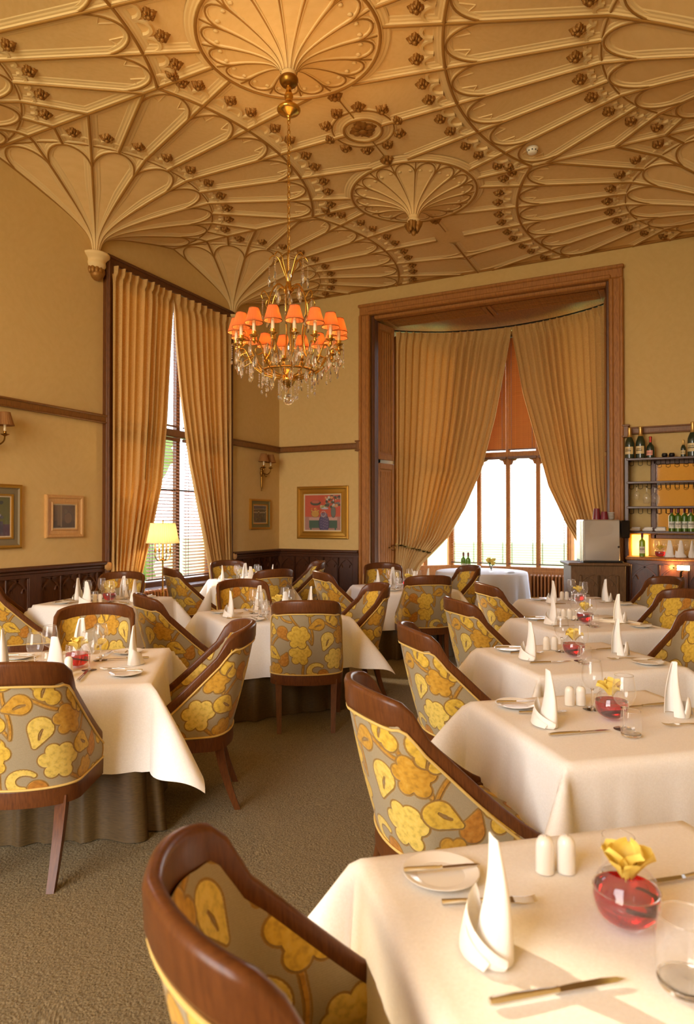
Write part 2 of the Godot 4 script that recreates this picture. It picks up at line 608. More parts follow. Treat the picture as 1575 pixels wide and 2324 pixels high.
func materials() -> void:
	mat("wall", Color.WHITE, 0.85, 0.0, {"albedo_texture": noise_image(256, 256, 3.0, 3.0, ramp([c8(212, 178, 112), c8(215, 181, 116), c8(217, 184, 119)]), 3, 4, 0.1)}.merged({"uv1_scale": Vector3.ONE * 0.6}))
	mat("plaster", Color.WHITE, 0.7, 0.0, {"albedo_texture": noise_image(256, 256, 4.0, 4.0, ramp([c8(232, 195, 132), c8(236, 199, 137), c8(238, 202, 141)]), 8, 4, 0.08)}.merged({"uv1_scale": Vector3.ONE * 0.7}))
	mat("moulding", c8(232, 200, 142), 0.65)
	mat("gilt", c8(172, 124, 56), 0.45, 0.35)
	mat("leaf", Color.WHITE, 0.5, 0.45, {"albedo_texture": noise_image(128, 128, 6.0, 6.0, ramp([c8(104, 66, 22), c8(158, 108, 44), c8(204, 152, 74)]), 21, 3, 0.2)}.merged(triplanar(9.0, false)))
	wood("chair_wood", c8(76, 41, 17), c8(106, 61, 27), 0.36, 31, 0.15, 2.2)
	M.chair_wood.metallic_specular = 0.32
	wood("bay_wood", c8(146, 90, 34), c8(186, 124, 54), 0.55, 32, 0.0, 1.2)
	wood("frame_wood", c8(78, 42, 16), c8(112, 64, 26), 0.42, 33, 0.0, 1.5)
	wood("wainscot_wood", c8(64, 33, 13), c8(92, 50, 21), 0.36, 34, 0.0, 1.5)
	wood("rail_wood", c8(112, 70, 26), c8(142, 92, 40), 0.45, 35, 0.0, 1.5)
	wood("cabinet_wood", c8(94, 66, 38), c8(124, 92, 58), 0.48, 36, 0.0, 1.6)
	wood("pine", c8(190, 140, 76), c8(214, 164, 98), 0.48, 37, 0.0, 2.5)
	wood("blind_wood", c8(176, 110, 44), c8(206, 142, 66), 0.5, 38, 0.0, 3.0)
	M.blind_wood.backlight_enabled = true
	M.blind_wood.backlight = c8(190, 110, 34)
	mat("carpet", Color.WHITE, 0.97, 0.0, {"albedo_texture": noise_image(512, 512, 46.0, 46.0, ramp([c8(74, 63, 41), c8(117, 102, 71), c8(154, 138, 103)]), 41, 2, 0.22), "heightmap_enabled": true, "heightmap_texture": noise_image(256, 256, 40.0, 40.0, ramp([Color.BLACK, Color.WHITE]), 42, 2, 0.2), "heightmap_scale": 0.4}.merged({"uv1_scale": Vector3.ONE * 0.85}))
	mat("linen", Color.WHITE, 0.75, 0.0, {"albedo_texture": noise_image(128, 128, 20.0, 20.0, ramp([c8(236, 231, 222), c8(244, 240, 233)]), 43, 2, 0.3), "backlight_enabled": true, "backlight": Color(0.22, 0.2, 0.17)}.merged({"uv1_scale": Vector3.ONE * 4.0}))
	mat("skirt", Color.WHITE, 0.5, 0.0, {"albedo_texture": noise_image(128, 128, 9.0, 9.0, ramp([c8(66, 50, 24), c8(84, 64, 32), c8(98, 76, 40)]), 44, 3, 0.1)}.merged({"uv1_scale": Vector3.ONE * 3.0}))
	floral()
	paintings()
	mat("cord", c8(206, 172, 96), 0.8)
	mat("curtain", Color.WHITE, 0.75, 0.0, {"albedo_texture": noise_image(256, 256, 3.0, 26.0, ramp([c8(190, 146, 82), c8(204, 162, 98), c8(216, 176, 114)]), 45, 3, 0.12), "backlight_enabled": true, "backlight": c8(110, 82, 40), "uv1_scale": Vector3(3, 3, 3)})
	mat("brass", c8(206, 162, 78), 0.22, 1.0)
	mat("old_brass", c8(150, 108, 46), 0.35, 1.0)
	mat("steel", c8(216, 212, 204), 0.2, 1.0)
	mat("brushed_steel", c8(206, 206, 204), 0.3, 0.75)
	mat("mirror", c8(226, 222, 212), 0.02, 1.0)
	mat("ceramic", c8(246, 242, 232), 0.15, 0.0, {"clearcoat_enabled": true, "clearcoat": 0.6})
	pane("glass", c8(226, 226, 222), 0.06)
	pane("window_glass", c8(240, 246, 244), 0.04)
	mat("crystal", c8(255, 252, 246, 0.02), 0.0, 0.0, {"refraction_enabled": true, "refraction_scale": 0.06, "transparency": BaseMaterial3D.TRANSPARENCY_ALPHA})
	mat("red_drink", c8(206, 10, 10, 0.04), 0.02, 0.0, {"refraction_enabled": true, "refraction_scale": 0.033, "transparency": BaseMaterial3D.TRANSPARENCY_ALPHA})
	mat("petal", c8(240, 214, 104), 0.6, 0.0, {"backlight_enabled": true, "backlight": c8(150, 130, 50)})
	mat("petal_throat", c8(176, 96, 28), 0.6)
	mat("leaf_green", c8(52, 70, 26), 0.5)
	mat("shade_silk", c8(132, 76, 38), 0.8, 0.0, {"backlight_enabled": true, "backlight": c8(84, 42, 18)})
	mat("shade_brown", c8(150, 102, 50), 0.8, 0.0, {"backlight_enabled": true, "backlight": c8(110, 70, 30)})
	mat("shade_cream", c8(240, 222, 180), 0.8, 0.0, {"backlight_enabled": true, "backlight": c8(150, 134, 100)})
	mat("candle", c8(240, 222, 184), 0.5, 0.0, {"backlight_enabled": true, "backlight": c8(150, 110, 60)})
	mat("bulb", c8(255, 236, 200), 0.3, 0.0, glow(c8(255, 200, 120), 14.0))
	mat("lamp_bulb", c8(255, 240, 210), 0.3, 0.0, glow(c8(255, 214, 140), 20.0))
	mat("lit_panel", c8(255, 220, 140), 0.6, 0.0, glow(c8(255, 196, 96), 2.2))
	mat("gold_frame", c8(196, 148, 60), 0.32, 0.75)
	mat("grey_frame", c8(132, 116, 84), 0.5, 0.2)
	mat("green_frame", c8(126, 118, 74), 0.5, 0.2)
	mat("mount", c8(222, 204, 168), 0.8)
	mat("black", c8(22, 18, 16), 0.4)
	mat("dark_metal", c8(40, 34, 28), 0.4, 0.7)
	mat("champagne_glass", c8(24, 44, 22), 0.06, 0.0, {"clearcoat_enabled": true, "clearcoat": 0.8})
	mat("wine_glass_green", c8(86, 122, 30), 0.08, 0.0, {"clearcoat_enabled": true, "clearcoat": 0.8, "backlight_enabled": true, "backlight": c8(150, 170, 40)})
	mat("gold_foil", c8(214, 178, 104), 0.35, 0.8)
	mat("red_foil", c8(176, 60, 44), 0.35, 0.6)
	mat("pink_label", c8(232, 160, 140), 0.6)
	mat("gold_label", c8(222, 196, 140), 0.5)
	mat("white_label", c8(232, 226, 208), 0.7)
	mat("burgundy", c8(116, 30, 40), 0.4)
	mat("white_plastic", c8(240, 232, 214), 0.4)
	mat("yellow_plastic", c8(240, 176, 30), 0.5)
	mat("radiator", c8(150, 94, 44), 0.35, 0.4)
	mat("grass", Color.WHITE, 0.95, 0.0, {"albedo_texture": noise_image(128, 128, 8.0, 8.0, ramp([c8(92, 112, 46), c8(124, 142, 62)]), 51, 3, 0.15)}.merged({"uv1_scale": Vector3.ONE * 0.3}))
	mat("foliage", Color.WHITE, 0.8, 0.0, {"albedo_texture": noise_image(128, 128, 8.0, 8.0, ramp([c8(62, 84, 30), c8(104, 122, 48), c8(146, 148, 66)]), 52, 3, 0.2)}.merged(triplanar(1.2)))
	mat("stone", c8(206, 196, 176), 0.9)


func wall(called: String, a: float, b: float, h1: float, holes: Array, along_u: bool, at0: float, at1: float, m := "wall") -> MeshInstance3D:
	# a wall from a to b with rectangular openings [from, to, low, high], standing between at0 and at1 on the other axis
	var mb := MB.new()
	var slabs := func(p: float, q: float, lo: float, hi: float) -> void:
		if q - p < 0.001 or hi - lo < 0.001:
			return
		var c0 := (p + q) / 2
		var c1 := (at0 + at1) / 2
		var w := absf(at1 - at0)
		if along_u:
			mb.box(P(c0, c1, (lo + hi) / 2), Vector3(q - p, hi - lo, w))
		else:
			mb.box(P(c1, c0, (lo + hi) / 2), Vector3(w, hi - lo, q - p))
	var x := a
	for o in holes:
		slabs.call(x, o[0], 0.0, h1)
		slabs.call(o[0], o[1], 0.0, o[2])
		slabs.call(o[0], o[1], o[3], h1)
		x = o[1]
	slabs.call(x, b, 0.0, h1)
	return struct(part(called, mb, m, self))


func bar(mb: MB, a: Vector3, b: Vector3, w: float, d: float, ch := 0.004) -> void:
	# a straight timber from a to b; w is its width level with the ground (or along x when it stands), d its other side
	var t := (b - a).normalized()
	var y := Vector3.UP if absf(t.y) < 0.9 else Vector3.BACK
	var x := t.cross(y).normalized()
	y = x.cross(t).normalized()
	mb.cbox((a + b) / 2, Vector3(w, d, (b - a).length()), ch, Basis(x, y, -t))


func arch_panel(w: float, h0: float, h1: float) -> MB:
	# one gothic panel of the wainscot: x along the wall from 0 to w, z out of it
	var mb := MB.new()
	mb.box(Vector3(w / 2, (h0 + h1) / 2, 0.008), Vector3(w, h1 - h0, 0.016))
	mb.cbox(Vector3(0, (h0 + h1) / 2, 0.02), Vector3(0.026, h1 - h0, 0.04), 0.006)
	mb.cbox(Vector3(w, (h0 + h1) / 2, 0.02), Vector3(0.026, h1 - h0, 0.04), 0.006)
	var sp := h1 - w * 0.85
	for s in [0, 1]:
		var path := PackedVector3Array()
		var nr := PackedVector3Array()
		var cusp := PackedVector3Array()
		for k in 9:
			var a := PI / 2 * k / 8 * 0.92
			var x := w * 0.97 * (1 - cos(a)) * 0.5 / 0.5
			x = minf(x, w)
			var p := Vector3(x, sp + (h1 - sp) * sin(a), 0.012)
			if s == 1:
				p.x = w - p.x
			path.append(p)
			nr.append(Vector3.BACK)
		mb.ribbon(path, nr, pv2([-0.011, 0, -0.009, 0.022, 0.009, 0.022, 0.011, 0]))
		var q := path[3]
		var e := Vector3(w / 2, sp + 0.02, 0.012)
		var dd := (e - q).normalized() * w * 0.2
		cusp = PackedVector3Array([q, q + dd * 0.6 + Vector3(0, 0.012, 0), q + dd + Vector3(0, -0.012, 0)])
		mb.ribbon(cusp, PackedVector3Array([Vector3.BACK, Vector3.BACK, Vector3.BACK]), pv2([-0.01, 0, 0, 0.018, 0.01, 0]))
	return mb


func wainscot(n: int, a: Vector3, out: Vector3, length: float, groups: Array, label: String) -> void:
	# a runs along the wall to the right of one who faces it
	var o := Node3D.new()
	o.name = "trim_%d" % n
	add_child(o)
	struct(o, label)
	var x := Vector3.UP.cross(out)
	o.transform = Transform3D(Basis(x, Vector3.UP, out), a)
	var mb := MB.new()
	mb.box(Vector3(length / 2, 0.5, 0.004), Vector3(length, 1.0, 0.008))
	part("backing", mb, "wainscot_wood", o)
	mb = MB.new()
	mb.cbox(Vector3(length / 2, 1.03, 0.045), Vector3(length, 0.045, 0.09), 0.012)
	mb.cbox(Vector3(length / 2, 0.99, 0.03), Vector3(length, 0.04, 0.06), 0.01)
	mb.cbox(Vector3(length / 2, 0.95, 0.022), Vector3(length, 0.05, 0.044), 0.006)
	part("cap_moulding", mb, "wainscot_wood", o)
	mb = MB.new()
	mb.cbox(Vector3(length / 2, 0.09, 0.025), Vector3(length, 0.18, 0.05), 0.01)
	mb.cbox(Vector3(length / 2, 0.25, 0.018), Vector3(length, 0.1, 0.036), 0.006)
	part("skirting", mb, "wainscot_wood", o)
	var p := 0.0
	for g in groups:      # [wide stile, panels]
		if g[0] > 0.0:
			mb = MB.new()
			mb.cbox(Vector3(p + g[0] / 2, 0.62, 0.022), Vector3(g[0] - 0.004, 0.64, 0.044), 0.006)
			part("stile", mb, "wainscot_wood", o)
		p += g[0]
		for k in g[1]:
			var key := "panel%.3f" % g[2]
			if not tmpl.has(key):
				tmpl[key] = made([arch_panel(g[2], 0.3, 0.93), "wainscot_wood"])
			put("arched_panel", tmpl[key], o, Transform3D(Basis.IDENTITY, Vector3(p, 0, 0)))
			p += g[2]


func picture_rail(n: int, a: Vector3, b: Vector3, out: Vector3, label: String) -> void:
	var mb := MB.new()
	var d := out * 0.03
	bar(mb, a + d + Vector3(0, 2.765, 0), b + d + Vector3(0, 2.765, 0), 0.05, 0.075, 0.008)
	bar(mb, a + d * 1.3 + Vector3(0, 2.805, 0), b + d * 1.3 + Vector3(0, 2.805, 0), 0.07, 0.022, 0.008)
	bar(mb, a + d * 1.1 + Vector3(0, 2.725, 0), b + d * 1.1 + Vector3(0, 2.725, 0), 0.062, 0.016, 0.006)
	var o := part("trim_%d" % n, mb, "rail_wood", self)
	struct(o, label)


func shell() -> void:
	var mb := MB.new()
	mb.box(P((UL + UR) / 2, 4.1, -0.06), Vector3(UR - UL + 1.0, 0.12, 17.0))
	struct(part("floor", mb, "carpet", self), "brown looped carpet")
	var lo := 0.62
	wall("wall_left", VF, VB, 5.6, [[2.3, 2.95, 2.9, 4.7], [6.08, 8.38, lo, 4.7]], false, UL - WT, UL)
	wall("wall_right", VF, VB, 5.6, [], false, UR, UR + WT)
	wall("wall_back", UL - WT, UR + WT, 5.6, [[-4.5, -0.84, 0.0, 4.9]], true, VB, VB + WT)
	wall("wall_front", UL - WT, UR + WT, 5.6, [[-4.6, -0.6, 0.5, 4.9]], true, VF - WT, VF)
	# bay: reveals, sill walls and roof
	mb = MB.new()
	for s in [[-4.5 - 0.15, -4.5], [-0.84, -0.84 + 0.15]]:
		mb.box(P((s[0] + s[1]) / 2, 10.62, 2.5), Vector3(0.15, 5.0, 0.68 + 0.2))
	mb.box(P(AX + 0.04, 11.25, 5.05), Vector3(4.1, 0.2, 1.7))
	struct(part("wall_bay", mb, "stone", self), "outer walls of the window bay")
	for w in [[-4.5, 10.95, -3.7, 11.75], [-3.7, 11.75, -1.64, 11.75], [-1.64, 11.75, -0.84, 10.95]]:
		mb = MB.new()
		bar(mb, P(w[0], w[1], 0.34), P(w[2], w[3], 0.34), 0.2, 0.68, 0.01)
		struct(part("wall_below_window", mb, "bay_wood", self), "panelled wood below the bay window")
	picture_rail(1, P(UL, VF, 0), P(UL, 5.97, 0), Vector3.RIGHT, "brown picture rail on the wall with the two small paintings")
	picture_rail(2, P(UL, 8.49, 0), P(UL, VB, 0), Vector3.RIGHT, "brown picture rail above the far wall sconce")
	picture_rail(3, P(UL, VB, 0), P(-4.68, VB, 0), Vector3.BACK, "brown picture rail above the red still life")
	picture_rail(4, P(-0.66, VB, 0), P(UR, VB, 0), Vector3.BACK, "brown picture rail above the bar shelves")
	for q in [[-4.69, "end block of the picture rail beside the red still life"], [-0.64, "end block of the picture rail beside the bar shelves"]]:
		mb = MB.new()
		mb.cbox(P(q[0], VB - 0.04, 2.765), Vector3(0.07, 0.15, 0.09), 0.01)
		mb.cbox(P(q[0], VB - 0.05, 2.84), Vector3(0.1, 0.025, 0.11), 0.006)
		mb.cbox(P(q[0], VB - 0.05, 2.69), Vector3(0.1, 0.025, 0.11), 0.006)
		struct(part("trim_%d" % (5 if q[0] < -2 else 6), mb, "rail_wood", self), q[1])
	var G := [0.16, 3, 0.262]
	wainscot(7, P(UL, 3.0, 0), Vector3.RIGHT, 2.95, [G, G, G], "dark gothic wainscot below the two small paintings")
	wainscot(8, P(UL, 8.5, 0), Vector3.RIGHT, 1.42, [[0.05, 5, 0.27]], "dark gothic wainscot below the far wall sconce")
	wainscot(9, P(UL, VB, 0), Vector3.BACK, 1.56, [[0.06, 5, 0.278], [0.1, 0, 0.2]], "dark gothic wainscot below the red still life")
	wainscot(10, P(-0.66, VB, 0), Vector3.BACK, 1.49, [[0.06, 5, 0.278]], "dark gothic wainscot behind the bar")


func fan_profile() -> PackedVector2Array:
	var pts := [0.045, 4.715, 0.055, 4.80, 0.09, 4.89, 0.17, 4.965, 0.33, 5.045, 0.52, 5.115, 0.75, 5.185, 1.0, 5.25, 1.2, 5.295, 1.375, 5.325]
	return curve2(pts, 4)


func slope_normal(pr: PackedVector2Array, r: float, d: Vector3) -> Array:      # [height, normal] on a fan at radius r in the direction d
	for k in pr.size() - 1:
		if r <= pr[k + 1].x or k == pr.size() - 2:
			var a := pr[k]
			var b := pr[k + 1]
			var t := clampf((r - a.x) / (b.x - a.x), 0, 1)
			var dd := (b - a).normalized()
			if r > pr[-1].x:
				return [pr[-1].y + 0.005, Vector3.DOWN]
			return [lerpf(a.y, b.y, t), (d * dd.y + Vector3.DOWN * dd.x).normalized()]
	return [HC, Vector3.DOWN]


func rib_mesh(path: PackedVector3Array, nr: PackedVector3Array, sc := PackedFloat32Array(), thin := false) -> ArrayMesh:
	var c := MB.new()
	var g := MB.new()
	if thin:
		c.ribbon(path, nr, pv2([-0.024, -0.004, -0.018, 0.010, 0.018, 0.010, 0.024, -0.004]), true, sc)
		g.ribbon(path, nr, pv2([-0.0075, 0.009, -0.006, 0.015, 0.006, 0.015, 0.0075, 0.009]), false, sc)
	else:
		c.ribbon(path, nr, pv2([-0.085, -0.004, -0.072, 0.005, -0.052, 0.006, -0.04, 0.012, -0.025, 0.013, -0.019, 0.024, 0.019, 0.024, 0.025, 0.013, 0.04, 0.012, 0.052, 0.006, 0.072, 0.005, 0.085, -0.004]), true, sc)
		g.ribbon(path, nr, pv2([-0.0125, 0.025, -0.0105, 0.033, 0, 0.037, 0.0105, 0.033, 0.0125, 0.025]), false, sc)
	return made([c, "moulding", g, "gilt"])


func boss_mesh(q: float) -> ArrayMesh:
	# a leafy rosette hanging below its origin, about 2q across
	var mb := MB.new()
	var p := PackedVector3Array()
	var nr := 7
	for i in 33:
		var a := -TAU * i / 32
		var lobe := 1.0 + 0.2 * cos(4 * a) + 0.12 * cos(12 * a + 0.7)
		for j in nr:
			var t := float(j) / (nr - 1)
			var r := q * lobe * t
			var hh := 0.55 * q * (1 - t * t) + 0.16 * q * sin(8 * a) * sin(t * PI) + 0.2 * q * cos(t * 9.0) * t + 0.1 * q
			p.append(Vector3(r * cos(a), -hh, r * sin(a)))
	mb.grid(p, 33, nr, PackedVector2Array(), true, false)
	for k in 4:
		var a := PI / 2 * k + 0.3
		mb.ball(Vector3(cos(a), -0.6, sin(a)) * q * 0.62, Vector3(0.3, 0.34, 0.3) * q, 7, 5)
	mb.ball(Vector3(0, -0.72 * q, 0), Vector3(0.34, 0.3, 0.34) * q, 8, 5)
	return made([mb, "leaf"])


func arc_path(c: Vector3, r: float, a0: float, a1: float, n: int, h: float) -> PackedVector3Array:
	var o := PackedVector3Array()
	for k in n + 1:
		var a := lerpf(a0, a1, float(k) / n)
		o.append(c + Vector3(r * sin(a), h, -r * cos(a)))
	return o


func downs(n: int) -> PackedVector3Array:
	var o := PackedVector3Array()
	for k in n:
		o.append(Vector3.DOWN)
	return o


func head_mesh(pr: PackedVector2Array, f1: float, f2: float, ring: float) -> ArrayMesh:
	# the arched head of a panel between two ribs: two curved ribs that meet on the ring, a cusp on each
	var c := MB.new()
	var g := MB.new()
	var fm := (f1 + f2) / 2
	var ln := ring * (f2 - f1) * 0.62
	for s in [f1, f2]:
		var path := PackedVector3Array()
		var nr := PackedVector3Array()
		for k in 11:
			var t := PI / 2 * k / 10
			var f := lerpf(s, fm, pow(1 - cos(t), 0.85))
			var r := ring - ln * (1 - sin(t))
			var d := Vector3(sin(f), 0, -cos(f))
			var hn: Array = slope_normal(pr, r, d)
			path.append(d * r + Vector3.UP * hn[0])
			nr.append(hn[1])
		c.ribbon(path, nr, pv2([-0.05, -0.004, -0.04, 0.008, -0.02, 0.01, -0.015, 0.02, 0.015, 0.02, 0.02, 0.01, 0.04, 0.008, 0.05, -0.004]))
		g.ribbon(path, nr, pv2([-0.009, 0.019, -0.007, 0.027, 0.007, 0.027, 0.009, 0.019]), false)
		var q := path[6]      # cusp
		var fi := lerpf(s, fm, 0.62)
		var tip := Vector3(sin(fi), 0, -cos(fi)) * (ring - ln * 0.62)
		tip.y = q.y + 0.002
		var cp := PackedVector3Array([path[4], q.lerp(tip, 0.55), tip, q.lerp(tip, 0.5), path[8]])
		c.ribbon(PackedVector3Array([path[4], tip]), PackedVector3Array([nr[4], nr[4]]), pv2([-0.009, -0.012, 0, 0.010, 0.009, -0.012]))
		c.ribbon(PackedVector3Array([path[8], tip]), PackedVector3Array([nr[8], nr[8]]), pv2([-0.009, -0.012, 0, 0.010, 0.009, -0.012]))
	return made([c, "moulding", g, "gilt"])


func tracery_mesh(r: float, f1: float, f2: float) -> ArrayMesh:
	# scalloped cusping along the outside of a ring between two ribs
	var c := MB.new()
	for k in 3:
		var a := lerpf(f1, f2, (k + 0.5) / 3.0)
		var w := r * (f2 - f1) / 6.6
		var path := PackedVector3Array()
		for i in 9:
			var t := PI * i / 8
			var rr := r + 0.02 + w * 1.15 * sin(t)
			var f := a - cos(t) * w / r
			path.append(Vector3(rr * sin(f), 0, -rr * cos(f)))
		c.ribbon(path, downs(9), pv2([-0.02, -0.004, -0.012, 0.02, 0.012, 0.02, 0.02, -0.004]))
	return made([c, "moulding"])


func fan(parent: Node, at: Vector3, turn: float, end: int) -> void:
	var pr := fan_profile()
	var surf := MB.new()
	var p := PackedVector3Array()
	for i in 65:
		var a := PI * i / 64
		for q in pr:
			p.append(Vector3(q.x * sin(a), q.y, -q.x * cos(a)))
	surf.grid(p, 65, pr.size(), PackedVector2Array(), false, false)
	if not tmpl.has("fan"):
		tmpl.fan = made([surf, "plaster"])
		tmpl.boss = boss_mesh(0.056)
		for k in 9:
			tmpl["rib_in%d" % k] = fan_rib(pr, PI / 8 * k, 0.05, 1.375)
		for k in range(2, 15):
			var f := PI / 16 * k
			tmpl["rib_out%d" % k] = fan_rib(pr, f, 1.375, minf(2.6, 1.375 / maxf(0.01, absf(cos(f)))))
		for k in 8:
			tmpl["head_in%d" % k] = head_mesh(pr, PI / 8 * k, PI / 8 * (k + 1), 1.36)
		for k in range(5, 11):
			tmpl["head_out%d" % k] = head_mesh(pr, PI / 16 * k, PI / 16 * (k + 1), 2.58)
			tmpl["tracery%d" % k] = tracery_mesh(2.66, PI / 16 * k, PI / 16 * (k + 1))
		for k in range(2, 14):
			tmpl["tracery_in%d" % k] = tracery_mesh(1.43, PI / 16 * k, PI / 16 * (k + 1))
		var nA := 48
		var ringA := arc_path(Vector3.ZERO, 1.375, 0, PI, nA, HC - 0.006)
		tmpl.ring_in = rib_mesh(ringA, downs(nA + 1), PackedFloat32Array(), true)
		var lim := acos(1.375 / 2.6)
		tmpl.ring_out = rib_mesh(arc_path(Vector3.ZERO, 2.6, lim, PI - lim, 40, HC), downs(41))
	var tf := Transform3D(Basis(Vector3.UP, turn), at)
	var o := put("fan_vault", tmpl.fan, parent, tf)
	for k in 9:
		put("rib", tmpl["rib_in%d" % k], o)
	for k in range(2, 15):
		put("rib", tmpl["rib_out%d" % k], o)
	for k in 8:
		put("panel_head", tmpl["head_in%d" % k], o)
	put("ring_moulding", tmpl.ring_in, o)
	put("ring_moulding", tmpl.ring_out, o)
	for k in range(5, 11):
		put("panel_head", tmpl["head_out%d" % k], o)
		put("cusped_tracery", tmpl["tracery%d" % k], o, Transform3D(Basis.IDENTITY, Vector3(0, HC, 0)))
		for s in [0.3, 0.72]:
			var f: float = PI / 16 * (k + s)
			put("leaf_boss", tmpl.boss, o, Transform3D(Basis(Vector3.UP, -f), Vector3(sin(f) * 2.82, HC, -cos(f) * 2.82)))
	for k in range(2, 14):
		var f := PI / 16 * (k + 0.5)
		if 1.56 * absf(cos(f)) > 1.31:
			continue
		put("cusped_tracery", tmpl["tracery_in%d" % k], o, Transform3D(Basis.IDENTITY, Vector3(0, HC, 0)))
		put("leaf_boss", tmpl.boss, o, Transform3D(Basis(Vector3.UP, -f).scaled(Vector3.ONE * 1.05), Vector3(sin(f) * 1.57, HC, -cos(f) * 1.57)))
	# ribs beyond the outer ring
	for k in [6, 7, 8, 9, 10]:
		var f: float = PI / 16 * k
		var d := Vector3(sin(f), 0, -cos(f))
		var side: int = -1 if k < 8 else 1
		var r1 := 3.54 / d.x
		if k != 8 and side != end:
			var pc := Vector3(3.54, 0, 1.375 * side)      # the pendant's circle stops it
			var b := d.dot(pc)
			var disc2 := b * b - pc.length_squared() + 0.74 * 0.74
			if disc2 > 0:
				r1 = minf(r1, b - sqrt(disc2))
		if k == 8:
			r1 = 3.54 - 0.19
		r1 = minf(r1, 1.375 / maxf(0.001, absf(d.z)))
		put("rib", rib_mesh(PackedVector3Array([d * 2.6 + Vector3.UP * HC, d * r1 + Vector3.UP * HC]), downs(2)), o)
		if side == end and k != 8:
			for r in [1.0]:
				var hp := d * (3.54 / d.x) + Vector3.UP * HC
				var bk := d * 3.0 + Vector3.UP * HC
				for sg in [-0.17, 0.17]:
					var path := PackedVector3Array()
					for i in 9:
						var t := PI / 2 * i / 8
						path.append(bk.lerp(hp, sin(t)) + Vector3(0, 0, sg * (1 - cos(t))))
					put("panel_head", rib_mesh(path, downs(9), PackedFloat32Array(), true), o)
	# corbel
	var mb := MB.new()
	mb.lathe(curve2([0.0, 4.44, 0.05, 4.46, 0.075, 4.52, 0.10, 4.56, 0.12, 4.60, 0.115, 4.64, 0.13, 4.67, 0.16, 4.70, 0.165, 4.725, 0.14, 4.735, 0.0, 4.74], 3), 20)
	put("corbel", made([mb, "moulding"]), o)
	mb = MB.new()
	mb.ball(Vector3(0.02, 4.49, 0), Vector3(0.085, 0.075, 0.085), 14, 8)
	for k in 7:
		var a := PI * k / 6 - PI / 2
		mb.ball(Vector3(0.075 * cos(a), 4.53, 0.085 * sin(a)), Vector3(0.035, 0.05, 0.035), 7, 5)
	put("leaf_boss", made([mb, "leaf"]), o)


func fan_rib(pr: PackedVector2Array, f: float, r0: float, r1: float) -> ArrayMesh:
	var d := Vector3(sin(f), 0, -cos(f))
	var path := PackedVector3Array()
	var nr := PackedVector3Array()
	var sc := PackedFloat32Array()
	var n := 26 if r0 < 1 else 2
	for k in n + 1:
		var t := float(k) / n
		var r := lerpf(r0, r1, t * t if r0 < 1 else t)
		var hn: Array = slope_normal(pr, r, d)
		path.append(d * r + Vector3.UP * (hn[0] if r < 1.37 else HC))
		nr.append(hn[1])
		sc.append(clampf(0.2 + (r - 0.05) * 1.15, 0.2, 1.0))
	return rib_mesh(path, nr, sc)


func pendant(parent: Node, u: float, v: float, tip: bool) -> void:
	var pr := curve2([0.055, 4.99, 0.062, 5.05, 0.09, 5.10, 0.15, 5.15, 0.26, 5.2, 0.42, 5.25, 0.58, 5.285, 0.70, 5.315], 4)
	var mb := MB.new()
	mb.lathe(pr, 64)
	var o := part("pendant_fan", mb, "plaster", parent, Transform3D(Basis.IDENTITY, P(u, v, 0)))
	if not tmpl.has("pend_ring"):
		tmpl.pend_ring = rib_mesh(arc_path(Vector3.ZERO, 0.715, 0, TAU, 64, HC - 0.012), downs(65))
		tmpl.pend_rib = null
	put("ring_moulding", tmpl.pend_ring, o)
	for k in 16:
		var f := TAU * k / 16
		var d := Vector3(sin(f), 0, -cos(f))
		var path := PackedVector3Array()
		var nr := PackedVector3Array()
		var sc := PackedFloat32Array()
		for i in 17:
			var r := lerpf(0.06, 0.69, pow(i / 16.0, 1.6))
			var hn: Array = slope_normal(pr, r, d)
			path.append(d * r + Vector3.UP * (hn[0] as float))
			nr.append(hn[1])
			sc.append(clampf(0.35 + r * 1.2, 0.35, 1.0))
		put("rib", rib_mesh(path, nr, sc, true), o)
		# cusped head between this rib and the next
		for s in [0.0, 1.0]:
			var hp := PackedVector3Array()
			var hnr := PackedVector3Array()
			for i in 7:
				var t := PI / 2 * i / 6
				var ff := f + TAU / 16 * lerpf(s, 0.5, 1 - cos(t))
				var r := 0.67 - 0.17 * (1 - sin(t))
				var dd := Vector3(sin(ff), 0, -cos(ff))
				var hn: Array = slope_normal(pr, r, dd)
				hp.append(dd * r + Vector3.UP * (hn[0] as float))
				hnr.append(hn[1])
			put("panel_head", rib_mesh(hp, hnr, PackedFloat32Array(), true), o)
		var fm := f + TAU / 32
		var c := MB.new()
		for q in [-0.35, 0.35]:
			c.ball(Vector3(sin(fm + q * 0.3), 0, -cos(fm + q * 0.3)) * 0.56 + Vector3(0, 5.277, 0), Vector3(0.022, 0.009, 0.022), 8, 4)
		put("cusp", made([c, "moulding"]), o)
	mb = MB.new()
	mb.lathe(curve2([0.0, 4.93, 0.05, 4.94, 0.07, 4.965, 0.075, 4.985, 0.07, 5.0, 0.06, 5.01], 3), 20)
	part("collar", mb, "old_brass" if not tip else "moulding", o)
	if tip:
		put("leaf_boss", boss_mesh(0.1), o, Transform3D(Basis.from_scale(Vector3(0.9, 1.35, 0.9)), Vector3(0, 4.95, 0)))


